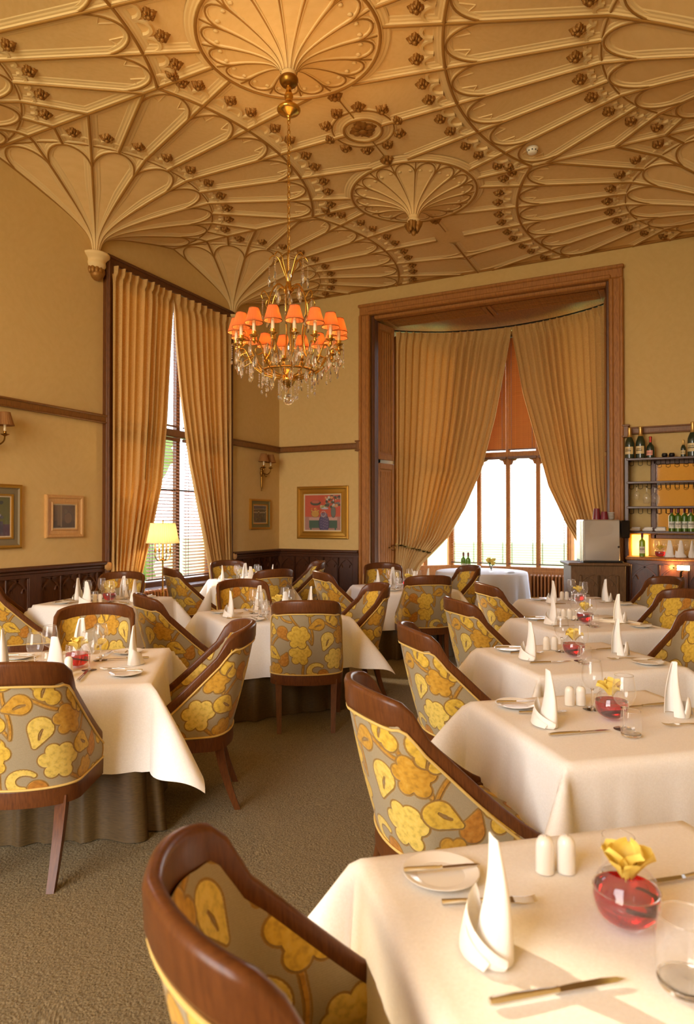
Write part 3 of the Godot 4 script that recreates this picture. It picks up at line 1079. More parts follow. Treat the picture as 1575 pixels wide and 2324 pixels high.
func ceiling() -> void:
	var mb := MB.new()
	mb.box(P((UL + UR) / 2, (VB + VF) / 2, HC + 0.15), Vector3(UR - UL + 2 * WT, 0.3, VB - VF + 2 * WT))
	var o := part("ceiling", mb, "plaster", self)
	struct(o, "cream fan-vaulted plaster ceiling with gilded ribs and leaf bosses")
	for v in [3.07, 5.82, 8.57]:
		var last: bool = v > 8
		fan(o, P(UL, v, 0), 0.0, -1 if last else 0)
		fan(o, P(UR, v, 0), PI, 1 if last else 0)
	for v in [1.695, 4.445, 7.195]:
		pendant(o, AX, v, v != 4.445)
		for s in [[UL, AX - 0.74], [AX + 0.74, UR]]:
			put("ridge_rib", rib_mesh(PackedVector3Array([P(s[0], v, HC), P(s[1], v, HC)]), downs(2)), o)
	for v in [3.07, 5.82, 8.57]:
		var big: bool = v < 8
		for s in [-1, 1]:
			if not big and s == 1:
				continue
			var b := P(AX, v + s * 0.59, HC)
			put("leaf_boss", tmpl.boss, o, Transform3D(Basis.from_scale(Vector3.ONE * 1.25), b))
			put("ridge_rib", rib_mesh(PackedVector3Array([b, P(AX, v + s * 0.2, HC)]), downs(2), PackedFloat32Array([0.5, 0.5])), o)
		if big:
			put("roundel", rib_mesh(arc_path(P(AX, v, 0), 0.185, 0, TAU, 32, HC), downs(33), PackedFloat32Array()), o)
			put("leaf_boss", boss_mesh(0.13), o, Transform3D(Basis.from_scale(Vector3(1, 0.4, 1)), P(AX, v, HC)))
			for k in 10:
				var a := TAU * (k + 0.5) / 10
				put("leaf_boss", tmpl.boss, o, Transform3D(Basis(Vector3.UP, -a).scaled(Vector3.ONE * 1.05), P(AX + 0.36 * sin(a), v + 0.36 * cos(a), HC)))
			put("cusped_tracery", rib_mesh(arc_path(P(AX, v, 0), 0.3, 0, TAU, 32, HC), downs(33), PackedFloat32Array(), true), o)
	var path := PackedVector3Array([P(AX, 8.77, HC), P(AX, VB, HC)])
	put("ridge_rib", rib_mesh(path, downs(2)), o)
	mb = MB.new()
	bar(mb, P(UL, VB - 0.02, HC - 0.01), P(UR, VB - 0.02, HC - 0.01), 0.04, 0.04)
	part("wall_bead", mb, "gilt", o)


func blind(a: Vector3, b: Vector3, lo: float, hi: float, pitch: float, tilt: float, label: String, out: Vector3) -> void:
	# slats from a to b (their ends on plan); tilt about their length
	var o := thing("venetian_blind", label, "blind", Vector3.ZERO, 0.0, "wooden venetian blinds")
	var x := (b - a).normalized()
	var ln := (b - a).length()
	var key := "slat%.2f" % ln
	if not tmpl.has(key):
		var mb := MB.new()
		mb.cbox(Vector3.ZERO, Vector3(ln - 0.02, 0.004, 0.045), 0.0015)
		tmpl[key] = made([mb, "blind_wood"])
	var bs := Basis(x, Vector3.UP, x.cross(Vector3.UP))
	var n := int((hi - lo - 0.06) / pitch)
	var c := (a + b) / 2
	for k in n:
		put("slat", tmpl[key], o, Transform3D(bs * Basis(Vector3.RIGHT, tilt), c + Vector3(0, hi - 0.05 - pitch * (k + 0.5), 0)))
	var mb2 := MB.new()
	mb2.cbox(c + Vector3(0, hi - 0.02, 0), Vector3(ln - 0.01, 0.045, 0.055), 0.004, bs)
	part("head_rail", mb2, "frame_wood", o)
	mb2 = MB.new()
	mb2.cbox(c + Vector3(0, hi - 0.055 - pitch * n, 0), Vector3(ln - 0.02, 0.022, 0.045), 0.004, bs)
	part("bottom_rail", mb2, "frame_wood", o)
	for s in [-0.36, 0.36]:
		mb2 = MB.new()
		for z in [-0.024, 0.024]:
			var q: Vector3 = c + x * ln * s + bs.z * z
			mb2.tube(PackedVector3Array([q + Vector3(0, hi - 0.04, 0), q + Vector3(0, hi - 0.055 - pitch * n, 0)]), 0.0035, 5, false)
		part("ladder_cord", mb2, "frame_wood", o)


func pane_mesh(a: Vector3, b: Vector3, lo: float, hi: float) -> MB:
	var mb := MB.new()
	mb.quad(a + Vector3(0, lo, 0), b + Vector3(0, lo, 0), b + Vector3(0, hi, 0), a + Vector3(0, hi, 0))
	return mb


func glazing(o: Node, pts: Array, lo: float, mid: float, hi: float, m: String, gothic := false, bars := 0.0) -> void:
	# frame, mullions, a transom and panes along the plan points
	for k in pts.size():
		var mb := MB.new()
		var e := k == 0 or k == pts.size() - 1
		mb.cbox(pts[k] + Vector3(0, (lo + hi) / 2, 0), Vector3(0.09 if e else 0.075, hi - lo, 0.09), 0.012, Basis(Vector3.UP, atan2(-(pts[-1] - pts[0]).z, (pts[-1] - pts[0]).x)))
		part("jamb" if e else "mullion", mb, m, o)
	for q in [[lo - 0.03, 0.1, "sill"], [mid, 0.11, "transom"], [hi, 0.1, "head"]]:
		var mb := MB.new()
		bar(mb, pts[0] + Vector3(0, q[0], 0), pts[-1] + Vector3(0, q[0], 0), 0.14 if q[2] == "sill" else 0.1, q[1], 0.012)
		part(q[2], mb, m, o)
	for k in pts.size() - 1:
		var a: Vector3 = pts[k]
		var b: Vector3 = pts[k + 1]
		part("pane", pane_mesh(a, b, lo, mid), "window_glass", o)
		part("pane", pane_mesh(a, b, mid, hi), "window_glass", o)
		if gothic:      # shouldered heads of the lower lights
			var x := (b - a).normalized()
			var mb := MB.new()
			for s in [[a, x], [b, -x]]:
				var pl := pv2([0, 0, 0.16, 0, 0.15, -0.05, 0.09, -0.07, 0.07, -0.13, 0, -0.15])
				mb.slab(pl, -0.02, 0.02, Transform3D(Basis(s[1], Vector3.UP, (s[1] as Vector3).cross(Vector3.UP)), s[0] + Vector3(0, mid - 0.04, 0)))
			part("light_head", mb, m, o)
		if bars > 0:
			var mb := MB.new()
			bar(mb, a + Vector3(0, bars, 0), b + Vector3(0, bars, 0), 0.025, 0.025)
			part("glazing_bar", mb, "dark_metal", o)


func curtain(track: PackedVector3Array, out: float, edge: Array, hi: float, folds: float, called: String, label: String, tie := 0.0) -> Node3D:
	# hangs from the track, whose first point is the fixed side; edge: pairs height, share of the track that the cloth spans there
	var o := thing(called, label, "curtain", Vector3.ZERO, 0.0, "curtains")
	var ln := PackedFloat32Array([0.0])
	for k in track.size() - 1:
		ln.append(ln[-1] + track[k].distance_to(track[k + 1]))
	var total := ln[-1]
	var nu := int(folds * 10) + 1
	var nv := 56
	var top := lin(edge, hi)
	var p := PackedVector3Array()
	var uv := PackedVector2Array()
	for i in nu:
		var s := float(i) / (nu - 1)
		for j in nv:
			var tt := float(j) / (nv - 1)
			var h := lerpf(hi, 0.03, tt)
			var span := lin(edge, h)
			var w := s * span * total
			var q := 0
			while q < ln.size() - 2 and ln[q + 1] < w:
				q += 1
			var c := track[q].lerp(track[q + 1], (w - ln[q]) / (ln[q + 1] - ln[q]))
			var tg := (track[q + 1] - track[q]).normalized()
			var nrm := Vector3.UP.cross(tg) * out
			var tight := clampf(top / maxf(span, 0.05), 1.0, 3.0)
			var ph := folds * s * TAU + 0.7 * sin(s * 9.0) + 0.25 * sin(tt * 3.0 + s * 5.0)
			var amp := (0.032 + 0.012 * sin(s * 13.0)) * (0.8 + 0.2 * tight)
			var f := sin(ph) + 0.25 * sin(2.1 * ph + 1.0)
			if tt < 0.045:      # pinched heading
				var k := smoothstep(0.0, 0.045, tt)
				f = lerpf(pow(absf(sin(ph * 0.5)), 6.0) * 2.0 - 0.4, f, k * k)
			var side := cos(ph) * 0.012 * tight
			p.append(c + nrm * amp * f + tg * side * (0.0 if i == 0 or i == nu - 1 else 1.0) + Vector3(0, h, 0))
			uv.append(Vector2(s * folds * 0.16, h * 0.5))
	var mb := MB.new()
	mb.grid(p, nu, nv, uv)
	part("drape", mb, "curtain", o)
	# a hem turned along the leading edge
	mb = MB.new()
	var e := PackedVector3Array()
	for j in nv:
		e.append(p[(nu - 1) * nv + j])
	mb.tube(e, 0.008, 6, false)
	part("leading_edge", mb, "curtain", o)
	if tie > 0:
		mb = MB.new()
		var j0 := int((hi - tie) / (hi - 0.03) * (nv - 1))
		var rope := PackedVector3Array()
		for i in range(0, nu, 4):
			var q := p[i * nv + j0]
			rope.append(q + Vector3.UP.cross((track[-1] - track[0]).normalized()) * out * 0.06 + Vector3(0, 0.16 * (1.0 - float(i) / nu), 0))
		mb.tube(rope, 0.014, 8)
		part("tie_back", mb, "cord", o)
	return o


func bay_track(a: float, b: float, n: int) -> PackedVector3Array:
	var ctl := [-4.36, 10.62, -4.1, 10.82, -3.5, 11.12, -2.67, 11.24, -1.85, 11.12, -1.2, 10.85, -0.9, 10.62]
	var pts := curve2(ctl, 8)
	var ln := [0.0]
	for k in pts.size() - 1:
		ln.append(ln[-1] + pts[k].distance_to(pts[k + 1]))
	var o := PackedVector3Array()
	for k in n + 1:
		var w: float = lerpf(a, b, float(k) / n) * ln[-1]
		var q := 0
		while q < pts.size() - 2 and ln[q + 1] < w:
			q += 1
		var c := pts[q].lerp(pts[q + 1], (w - ln[q]) / (ln[q + 1] - ln[q]))
		o.append(P(c.x, c.y, 0))
	return o


func reeded(o: Node, a: Vector3, b: Vector3, lo: float, hi: float, m: String) -> void:
	# a linenfold-like panel in a frame between two plan points
	var x := (b - a).normalized()
	var z := x.cross(Vector3.UP)
	var ln := (b - a).length()
	var bs := Basis(x, Vector3.UP, z)
	var c := (a + b) / 2
	var mb := MB.new()
	mb.box(c + Vector3(0, (lo + hi) / 2, 0), Vector3(ln, hi - lo, 0.02), bs)
	for s in [-1, 1]:
		mb.cbox(c + x * s * (ln / 2 - 0.035) + z * 0.015 + Vector3(0, (lo + hi) / 2, 0), Vector3(0.07, hi - lo, 0.035), 0.008, bs)
	for h in [lo + 0.05, hi - 0.05]:
		mb.cbox(c + z * 0.015 + Vector3(0, h, 0), Vector3(ln - 0.14, 0.1, 0.034), 0.008, bs)
	var w := ln - 0.16
	for k in 5:
		var g := w / 5
		mb.cbox(c + x * (-w / 2 + g * (k + 0.5)) + z * 0.008 + Vector3(0, (lo + hi) / 2, 0), Vector3(g * 0.6, hi - lo - 0.26, 0.03), 0.012, bs)
	part("reeded_panel", mb, m, o)


func windows() -> void:
	# the tall window in the left wall
	var o := Node3D.new()
	o.name = "window_1"
	add_child(o)
	struct(o, "tall three-light window with a dark transom in the left wall")
	var ug := UL - 0.3
	glazing(o, [P(ug, 6.1, 0), P(ug, 6.87, 0), P(ug, 7.62, 0), P(ug, 8.36, 0)], 0.68, 2.8, 4.66, "frame_wood", false, 1.98)
	var t := Node3D.new()
	t.name = "trim_11"
	add_child(t)
	struct(t, "dark wood architrave round the tall left window")
	for v in [[5.94, 6.08], [8.38, 8.5]]:
		var mb := MB.new()
		mb.cbox(P(UL + 0.02, (v[0] + v[1]) / 2, 2.36), Vector3(0.09, 4.72, v[1] - v[0]), 0.012)
		mb.cbox(P(UL + 0.05, v[0] + 0.03 if v[0] < 7 else v[1] - 0.03, 2.37), Vector3(0.07, 4.74, 0.035), 0.01)
		part("jamb", mb, "frame_wood", t)
	var mb2 := MB.new()
	mb2.cbox(P(UL + 0.02, 7.22, 4.72), Vector3(0.1, 0.09, 2.56), 0.012)
	mb2.cbox(P(UL + 0.05, 7.22, 4.76), Vector3(0.09, 0.035, 2.58), 0.01)
	part("head", mb2, "frame_wood", t)
	mb2 = MB.new()
	mb2.cbox(P(UL - 0.13, 7.23, 0.61), Vector3(0.36, 0.04, 2.28), 0.01)
	part("sill_board", mb2, "frame_wood", t)
	for v in [5.97, 8.53]:
		var mb := MB.new()
		mb.lathe(pv2([0.0, 0.0, 0.05, 0.0, 0.055, 0.02, 0.04, 0.035, 0.045, 0.05, 0.02, 0.06, 0.0, 0.062]), 18, P(UL + 0.09, v, 0.99), Basis(Vector3.FORWARD, -PI / 2))
		part("turned_rosette", mb, "pine", t)
	for k in 3:
		var va: float = [6.13, 6.91, 7.66][k]
		var vb: float = [6.83, 7.58, 8.33][k]
		var nm: String = ["left", "middle", "right"][k]
		blind(P(ug + 0.09, va, 0), P(ug + 0.09, vb, 0), 0.7, 2.72, 0.046, 0.4, "open wooden slat blind in the lower %s light of the tall left window" % nm, Vector3.RIGHT)
		blind(P(ug + 0.09, va, 0), P(ug + 0.09, vb, 0), 2.88, 4.6, 0.046, 0.3, "wooden slat blind in the upper %s light of the tall left window" % nm, Vector3.RIGHT)
	var tr := PackedVector3Array()
	for k in 9:
		tr.append(P(UL + 0.07, lerpf(6.02, 8.43, k / 8.0), 0))
	var full := 2.41
	curtain(tr, -1.0, [0.0, 0.14, 0.87, 0.49 / full, 1.43, 0.67 / full, 2.02, 0.85 / full, 2.91, 0.96 / full, 3.82, 1.03 / full, 4.65, 1.10 / full], 4.66, 9.0, "curtain", "ochre pleated curtain of the tall left window beside the small framed painting")
	tr.reverse()
	curtain(tr, 1.0, [0.0, 0.12, 0.83, 0.47 / full, 1.74, 0.76 / full, 2.36, 0.95 / full, 3.26, 1.14 / full, 3.97, 1.24 / full, 4.65, 1.30 / full], 4.66, 9.0, "curtain", "ochre pleated curtain of the tall left window beside the far wall sconce")
	# unseen opening in the left wall, shaped to let sun onto the first table
	o = Node3D.new()
	o.name = "added_window_3"
	add_child(o)
	struct(o, "added narrow high window that lets sun onto the first table")
	glazing(o, [P(ug, 2.32, 0), P(ug, 2.93, 0)], 2.94, 3.8, 4.66, "frame_wood")
	# an unseen window opposite the bay, added to go with the front fill
	o = Node3D.new()
	o.name = "added_window_4"
	add_child(o)
	struct(o, "added unseen wide window facing the bay, for the fill light")
	glazing(o, [P(-4.58, VF - 0.25, 0), P(-3.6, VF - 0.25, 0), P(-2.6, VF - 0.25, 0), P(-1.6, VF - 0.25, 0), P(-0.62, VF - 0.25, 0)], 0.56, 2.8, 4.86, "frame_wood")
	# the bay
	o = Node3D.new()
	o.name = "window_2"
	add_child(o)
	struct(o, "mullioned bay window with shouldered lights")
	var mids := [P(-3.7, 11.75, 0), P(-3.185, 11.75, 0), P(-2.67, 11.75, 0), P(-2.155, 11.75, 0), P(-1.64, 11.75, 0)]
	glazing(o, mids, 0.72, 2.69, 4.8, "bay_wood", true)
	glazing(o, [P(-4.45, 10.98, 0), P(-4.075, 11.365, 0), P(-3.72, 11.73, 0)], 0.72, 2.69, 4.8, "bay_wood", true)
	glazing(o, [P(-1.62, 11.73, 0), P(-1.265, 11.365, 0), P(-0.89, 10.98, 0)], 0.72, 2.69, 4.8, "bay_wood", true)
	for k in 4:
		var a: Vector3 = mids[k] + Vector3(0.012, 0, 0.085)
		var b: Vector3 = mids[k + 1] + Vector3(-0.012, 0, 0.085)
		var nm: String = ["first", "second", "third", "fourth"][k]
		blind(a, b, 2.735, 4.77, 0.036, 1.18, "closed wooden slat blind above the transom, %s light of the bay from the wine bottles" % nm, Vector3.BACK)
		blind(a, b, 0.76, 2.65, 0.043, 0.05, "open wooden slat blind below the transom, %s light of the bay from the wine bottles" % nm, Vector3.BACK)
	t = Node3D.new()
	t.name = "trim_12"
	add_child(t)
	struct(t, "orange-brown wood architrave, panelled reveals and soffit of the bay")
	for s in [[-4.67, -4.5, 1], [-0.84, -0.67, -1]]:
		var mb := MB.new()
		mb.cbox(P((s[0] + s[1]) / 2, VB - 0.02, 2.445), Vector3(0.17, 4.89, 0.1), 0.012)
		var ox: float = s[0] + 0.02 if s[2] == 1 else s[1] - 0.02
		var ix: float = s[1] - 0.02 if s[2] == 1 else s[0] + 0.02
		mb.cbox(P(ox, VB - 0.06, 2.445), Vector3(0.05, 4.89, 0.08), 0.012)
		mb.cbox(P(ix, VB - 0.05, 2.445), Vector3(0.06, 4.89, 0.09), 0.016)
		part("jamb", mb, "bay_wood", t)
		mb = MB.new()
		mb.cbox(P(ix + 0.05 * s[2], VB + 0.08, 2.45), Vector3(0.06, 4.9, 0.12), 0.014)
		mb.cbox(P(ix + 0.05 * s[2], VB + 0.18, 2.45), Vector3(0.04, 4.9, 0.06), 0.01)
		part("inner_moulding", mb, "frame_wood", t)
		var xi: float = ix + 0.03 * s[2]
		for q in [[0.1, 2.5], [2.56, 4.84]]:
			if s[2] == 1:
				reeded(t, P(xi, VB + 0.22, 0), P(xi + 0.1, 10.64, 0), q[0], q[1], "bay_wood")
			else:
				reeded(t, P(xi - 0.1, 10.64, 0), P(xi, VB + 0.22, 0), q[0], q[1], "bay_wood")
	var hd := MB.new()
	hd.cbox(P(-2.67, VB - 0.022, 4.976), Vector3(4.0, 0.172, 0.104), 0.012)
	hd.cbox(P(-2.67, VB - 0.06, 5.04), Vector3(4.03, 0.05, 0.09), 0.012)
	hd.cbox(P(-2.67, VB - 0.05, 4.915), Vector3(3.7, 0.06, 0.09), 0.016)
	hd.cbox(P(-2.67, VB + 0.1, 4.87), Vector3(3.6, 0.06, 0.14), 0.014)
	part("head", hd, "bay_wood", t)
	hd = MB.new()
	hd.box(P(-2.67, 10.9, 4.9), Vector3(3.7, 0.03, 1.75))
	part("soffit", hd, "bay_wood", t)
	for s in [-1, 1]:
		hd = MB.new()
		var cu: float = -2.67 + s * 0.86
		for q in [[-0.83, 0], [0.83, 0]]:
			hd.cbox(P(cu + q[0], 10.48, 4.872), Vector3(0.09, 0.03, 0.5), 0.008)
		for k in 6:
			hd.cbox(P(cu, 10.27 + k * 0.075, 4.876), Vector3(1.56, 0.025, 0.045 if k % 2 else 0.03), 0.008)
		part("soffit_moulding", hd, "bay_wood", t)
	hd = MB.new()
	hd.tube(bay_track(0.0, 1.0, 30) , 0.012, 6)
	for k in hd.v.size():
		hd.v[k].y += 4.8
	part("curtain_track", hd, "dark_metal", t)
	curtain(bay_track(0.01, 0.56, 24), -1.0, [0.0, 0.13, 0.55, 0.15, 0.78, 0.2, 1.25, 0.43, 1.75, 0.57, 2.41, 0.71, 3.27, 0.82, 3.9, 0.88, 4.62, 0.945, 4.75, 0.955], 4.78, 15.0, "curtain", "ochre pleated bay curtain tied back with a rope beside the panelled reveal", 0.98)
	var rt := bay_track(0.52, 0.995, 24)
	rt.reverse()
	curtain(rt, 1.0, [0.0, 0.1, 0.6, 0.1, 1.02, 0.26, 1.49, 0.44, 2.09, 0.61, 2.71, 0.705, 3.63, 0.85, 4.61, 0.95, 4.75, 0.96], 4.78, 14.0, "curtain", "ochre pleated bay curtain falling behind the steel coffee machine")
	var hk := MB.new()
	var ring := PackedVector3Array()
	for k in 17:
		ring.append(P(-4.33, 10.5, 1.08) + Vector3(sin(TAU * k / 16) * 0.045, cos(TAU * k / 16) * 0.045, 0.02 * sin(TAU * k / 16)))
	hk.tube(ring, 0.008, 6, false)
	hk.tube(PackedVector3Array([P(-4.47, 10.5, 1.08), P(-4.38, 10.5, 1.08)]), 0.01, 6)
	tag(part("tieback_hook", hk, "old_brass", self), "brass ring hook on the panelled reveal holding the curtain rope", "hook")
	# outdoors
	var gm := MB.new()
	gm.box(Vector3(-3, -0.75, -6), Vector3(120, 0.1, 120))
	struct(part("ground_outside", gm, "grass", self), "bright lawn outside the windows")
	var spots := [[-15.0, 9.0, 4.2], [-19.0, 15.0, 6.0], [-14.0, 13.0, 2.4]]
	for k in spots.size():
		var s: Array = spots[k]
		var tr2 := thing("garden_tree", ["broad sunlit tree on the lawn outside the tall left window", "tall tree far across the lawn outside the left window", "low shrub on the lawn near the left wall", "tree at the far corner of the lawn", "shrub on the lawn beyond the bay", "round tree far beyond the bay", "tree beyond the right of the bay"][k], "tree", P(s[0], s[1], -0.7))
		var cb := MB.new()
		var fn := FastNoiseLite.new()
		fn.seed = 60 + k
		fn.frequency = 1.2
		for b in 5:
			var cc := Vector3(rng.randf_range(-0.3, 0.3), rng.randf_range(0.5, 0.85), rng.randf_range(-0.3, 0.3)) * float(s[2])
			var i0 := cb.v.size()
			cb.ball(cc, Vector3.ONE * float(s[2]) * 0.34, 24, 16)
			for q in range(i0, cb.v.size()):
				cb.v[q] += (cb.v[q] - cc) * fn.get_noise_3dv(cb.v[q] * 2.0) * 0.5
		part("crown", cb, "foliage", tr2)
		cb = MB.new()
		cb.tube(PackedVector3Array([Vector3.ZERO, Vector3(0.05, 0.3, 0) * float(s[2]), Vector3(0, 0.6, 0.02) * float(s[2])]), 0.05 * float(s[2]), 8)
		part("trunk", cb, "frame_wood", tr2)


# ---- the chair: +z is its front; s runs 0 (middle of the back) .. 1 (front end) on either side
func chair_plan(s: float) -> Vector2:
	var a := absf(s)
	var q: Vector2
	if a < 0.5:
		var t := a / 0.5 * PI / 2
		q = Vector2(0.262 * sin(t), -0.275 + 0.13 * (1 - cos(t)))
	else:
		var t := (a - 0.5) / 0.5
		q = Vector2(lerpf(0.262, 0.285, t), lerpf(-0.145, 0.25, t))
	return Vector2(q.x * signf(s), q.y)


func chair_top(s: float) -> float:
	var a := absf(s)
	if a < 0.4:
		return 0.978 - 0.034 * pow(a / 0.4, 2.2)
	var t := (a - 0.4) / 0.6
	return 0.465 + 0.479 * pow(1 - t, 1.45)


func chair_point(s: float, h: float, off := 0.0) -> Vector3:      # on the shell at height h; off moves inwards
	var q := chair_plan(s)
	var a := absf(s)
	var lean := lerpf(0.255, 0.2, clampf(a / 0.4, 0, 1)) if a < 0.4 else 0.2 * pow(1 - (a - 0.4) / 0.6, 1.3)
	var up := maxf(0.0, h - 0.41)
	var p := Vector3(q.x * (1 - 0.07 * up), h, q.y - up * lean)
	var e := 0.004
	var tg := chair_plan(clampf(s + e, -1, 1)) - chair_plan(clampf(s - e, -1, 1))
	var nn := Vector3(-tg.y, 0, tg.x).normalized()
	return p + nn * off


func chair() -> Node3D:
	var o := Node3D.new()
	var n := 49
	var ss := []
	for i in n:
		ss.append(-1.0 + 2.0 * i / (n - 1))
	var outer: Node3D
	# upholstery outside and inside
	for inner in [false, true]:
		var p := PackedVector3Array()
		var uv := PackedVector2Array()
		var m := 12
		var run := 0.0
		for i in n:
			var s: float = ss[i]
			if i > 0:
				run += chair_plan(s).distance_to(chair_plan(ss[i - 1]))
			var top := chair_top(s) - lerpf(0.082, 0.04, clampf((absf(s) - 0.3) / 0.25, 0, 1))
			for j in m:
				var t := float(j) / (m - 1)
				var h := lerpf(0.405 if not inner else 0.44, maxf(top, 0.41 if not inner else 0.442), t)
				var puff := 0.010 * sin(PI * t) * (1.0 if absf(s) < 0.9 else 0.3)
				p.append(chair_point(s, h, 0.0 - puff * 0.8 if not inner else 0.026 + puff * 1.3))
				uv.append(Vector2(run, -h) / 0.6 + (Vector2(0.37, 0.2) if inner else Vector2.ZERO))
		var mb := MB.new()
		mb.grid(p, n, m, uv, false, not inner)
		var up := part("inner_upholstery" if inner else "outer_upholstery", mb, "floral", o)
		if not inner:
			outer = up
	# show-wood rail along the top
	var mb2 := MB.new()
	var pr := []
	for k in 13:
		var a := TAU * k / 12
		pr.append(Vector2(signf(cos(a)) * pow(absf(cos(a)), 0.6), signf(sin(a)) * pow(absf(sin(a)), 0.6)))
	var p2 := PackedVector3Array()
	for i in n:
		var s: float = ss[i]
		var a := absf(s)
		var top := chair_top(s)
		var hh := lerpf(0.05, 0.027, smoothstep(0.3, 0.52, a))      # half height of the wood
		var c := chair_point(s, top - hh, 0.012)
		var e := 0.02
		var tg := (chair_point(clampf(s + e, -1, 1), chair_top(clampf(s + e, -1, 1))) - chair_point(clampf(s - e, -1, 1), chair_top(clampf(s - e, -1, 1)))).normalized()
		var q := chair_plan(clampf(s + e, -1, 1)) - chair_plan(clampf(s - e, -1, 1))
		var nn := Vector3(-q.y, 0, q.x).normalized()
		var up := nn.cross(tg).normalized()
		if up.y < 0:
			up = -up
		for k in pr.size():
			var lip := 0.004 * smoothstep(0.52, 0.4, a) if pr[k].y > 0.3 else 0.0
			p2.append(c - nn * pr[k].x * (0.0145 + lip) + up * pr[k].y * hh)
	mb2.grid(p2, n, pr.size(), PackedVector2Array(), false, true)
	for e in [0, n - 1]:
		var c := Vector3.ZERO
		for k in pr.size() - 1:
			c += p2[e * pr.size() + k] / (pr.size() - 1)
		for k in pr.size() - 1:
			if e == 0:
				mb2.tri(c, p2[k + 1], p2[k])
			else:
				mb2.tri(c, p2[e * pr.size() + k], p2[e * pr.size() + k + 1])
	part("back_rail", mb2, "chair_wood", o)
	# seat rail and front rail
	mb2 = MB.new()
	p2 = PackedVector3Array()
	for i in n:
		var s: float = ss[i]
		var c := chair_point(s, 0.375, 0.0)
		var q := chair_plan(clampf(s + 0.02, -1, 1)) - chair_plan(clampf(s - 0.02, -1, 1))
		var nn := Vector3(-q.y, 0, q.x).normalized()
		for k in [[-0.008, -0.038], [-0.008, 0.03], [-0.002, 0.036], [0.034, 0.036], [0.034, -0.038], [-0.008, -0.038]]:
			p2.append(c + nn * k[0] + Vector3(0, k[1], 0))
	mb2.grid(p2, n, 6, PackedVector2Array(), false, true)
	mb2.cbox(Vector3(0, 0.375, 0.252), Vector3(0.56, 0.075, 0.035), 0.006)
	part("seat_rail", mb2, "chair_wood", o)
	# cushion
	mb2 = MB.new()
	p2 = PackedVector3Array()
	var uv2 := PackedVector2Array()
	var ring := 57
	for i in ring:
		var s := -1.0 + 2.0 * i / (ring - 9) if i < ring - 8 else 0.0
		var b: Vector3
		if i < ring - 8:
			b = chair_point(clampf(s, -1, 1), 0.41, 0.03)
		else:
			var t := float(i - (ring - 9)) / 8.0
			b = chair_point(1, 0.41, 0.03).lerp(chair_point(-1, 0.41, 0.03), t) + Vector3(0, 0, 0.03 * sin(PI * t))
		for j in 7:
			var r := j / 6.0
			var q := Vector3(0, 0, 0.03).lerp(Vector3(b.x, 0, b.z), r)
			q.y = 0.412 + 0.07 * pow(maxf(0.0, 1 - pow(r, 4.0)), 0.55)
			p2.append(q)
			uv2.append(Vector2(q.x, q.z) / 0.6 + Vector2(0.5, 0.35))
	mb2.grid(p2, ring, 7, uv2, true, false)
	part("seat_cushion", mb2, "floral", o)
	# piping
	mb2 = MB.new()
	var low := PackedVector3Array()
	var high := PackedVector3Array()
	for i in n:
		low.append(chair_point(ss[i], 0.414, -0.006))
		high.append(chair_point(ss[i], chair_top(ss[i]) - lerpf(0.103, 0.058, smoothstep(0.3, 0.52, absf(ss[i]))), -0.006))
	mb2.tube(low, 0.0055, 6)
	mb2.tube(high.slice(2, n - 2), 0.0055, 6)
	part("piping", mb2, "cord", outer)
	# legs
	for sg in [-1.0, 1.0]:
		mb2 = MB.new()
		var lp := []
		for t in 7:
			var k := t / 6.0
			lp.append([Vector3(sg * lerpf(0.205, 0.195, k), lerpf(0.37, 0.0, k), -0.2 - 0.1 * pow(k, 1.5)), lerpf(0.024, 0.016, k)])
		leg(mb2, lp)
		part("leg", mb2, "chair_wood", o)
		mb2 = MB.new()
		leg(mb2, [[Vector3(sg * 0.258, 0.455, 0.232), 0.021], [Vector3(sg * 0.258, 0.34, 0.232), 0.024], [Vector3(sg * 0.252, 0.0, 0.226), 0.015]])
		part("leg", mb2, "chair_wood", o)
	return o


func leg(mb: MB, rows: Array) -> void:      # a square leg through [centre, half width] from top to floor
	for f in 4:
		var p := PackedVector3Array()
		for r in rows:
			for e in [0, 1]:
				var a: float = PI / 2 * (f + e) + PI / 4
				var c: Vector3 = r[0]
				p.append(c + Vector3(cos(a), 0, sin(a)) * (r[1] as float) * 1.414)
		mb.grid(p, rows.size(), 2, PackedVector2Array(), false, true)
	for e in [0, -1]:
		var c: Vector3 = rows[e][0]
		var w: float = rows[e][1]
		var q := [c + Vector3(-w, 0, -w), c + Vector3(-w, 0, w), c + Vector3(w, 0, w), c + Vector3(w, 0, -w)]
		if e == 0:
			mb.quad(q[0], q[1], q[2], q[3])
		else:
			mb.quad(q[3], q[2], q[1], q[0])


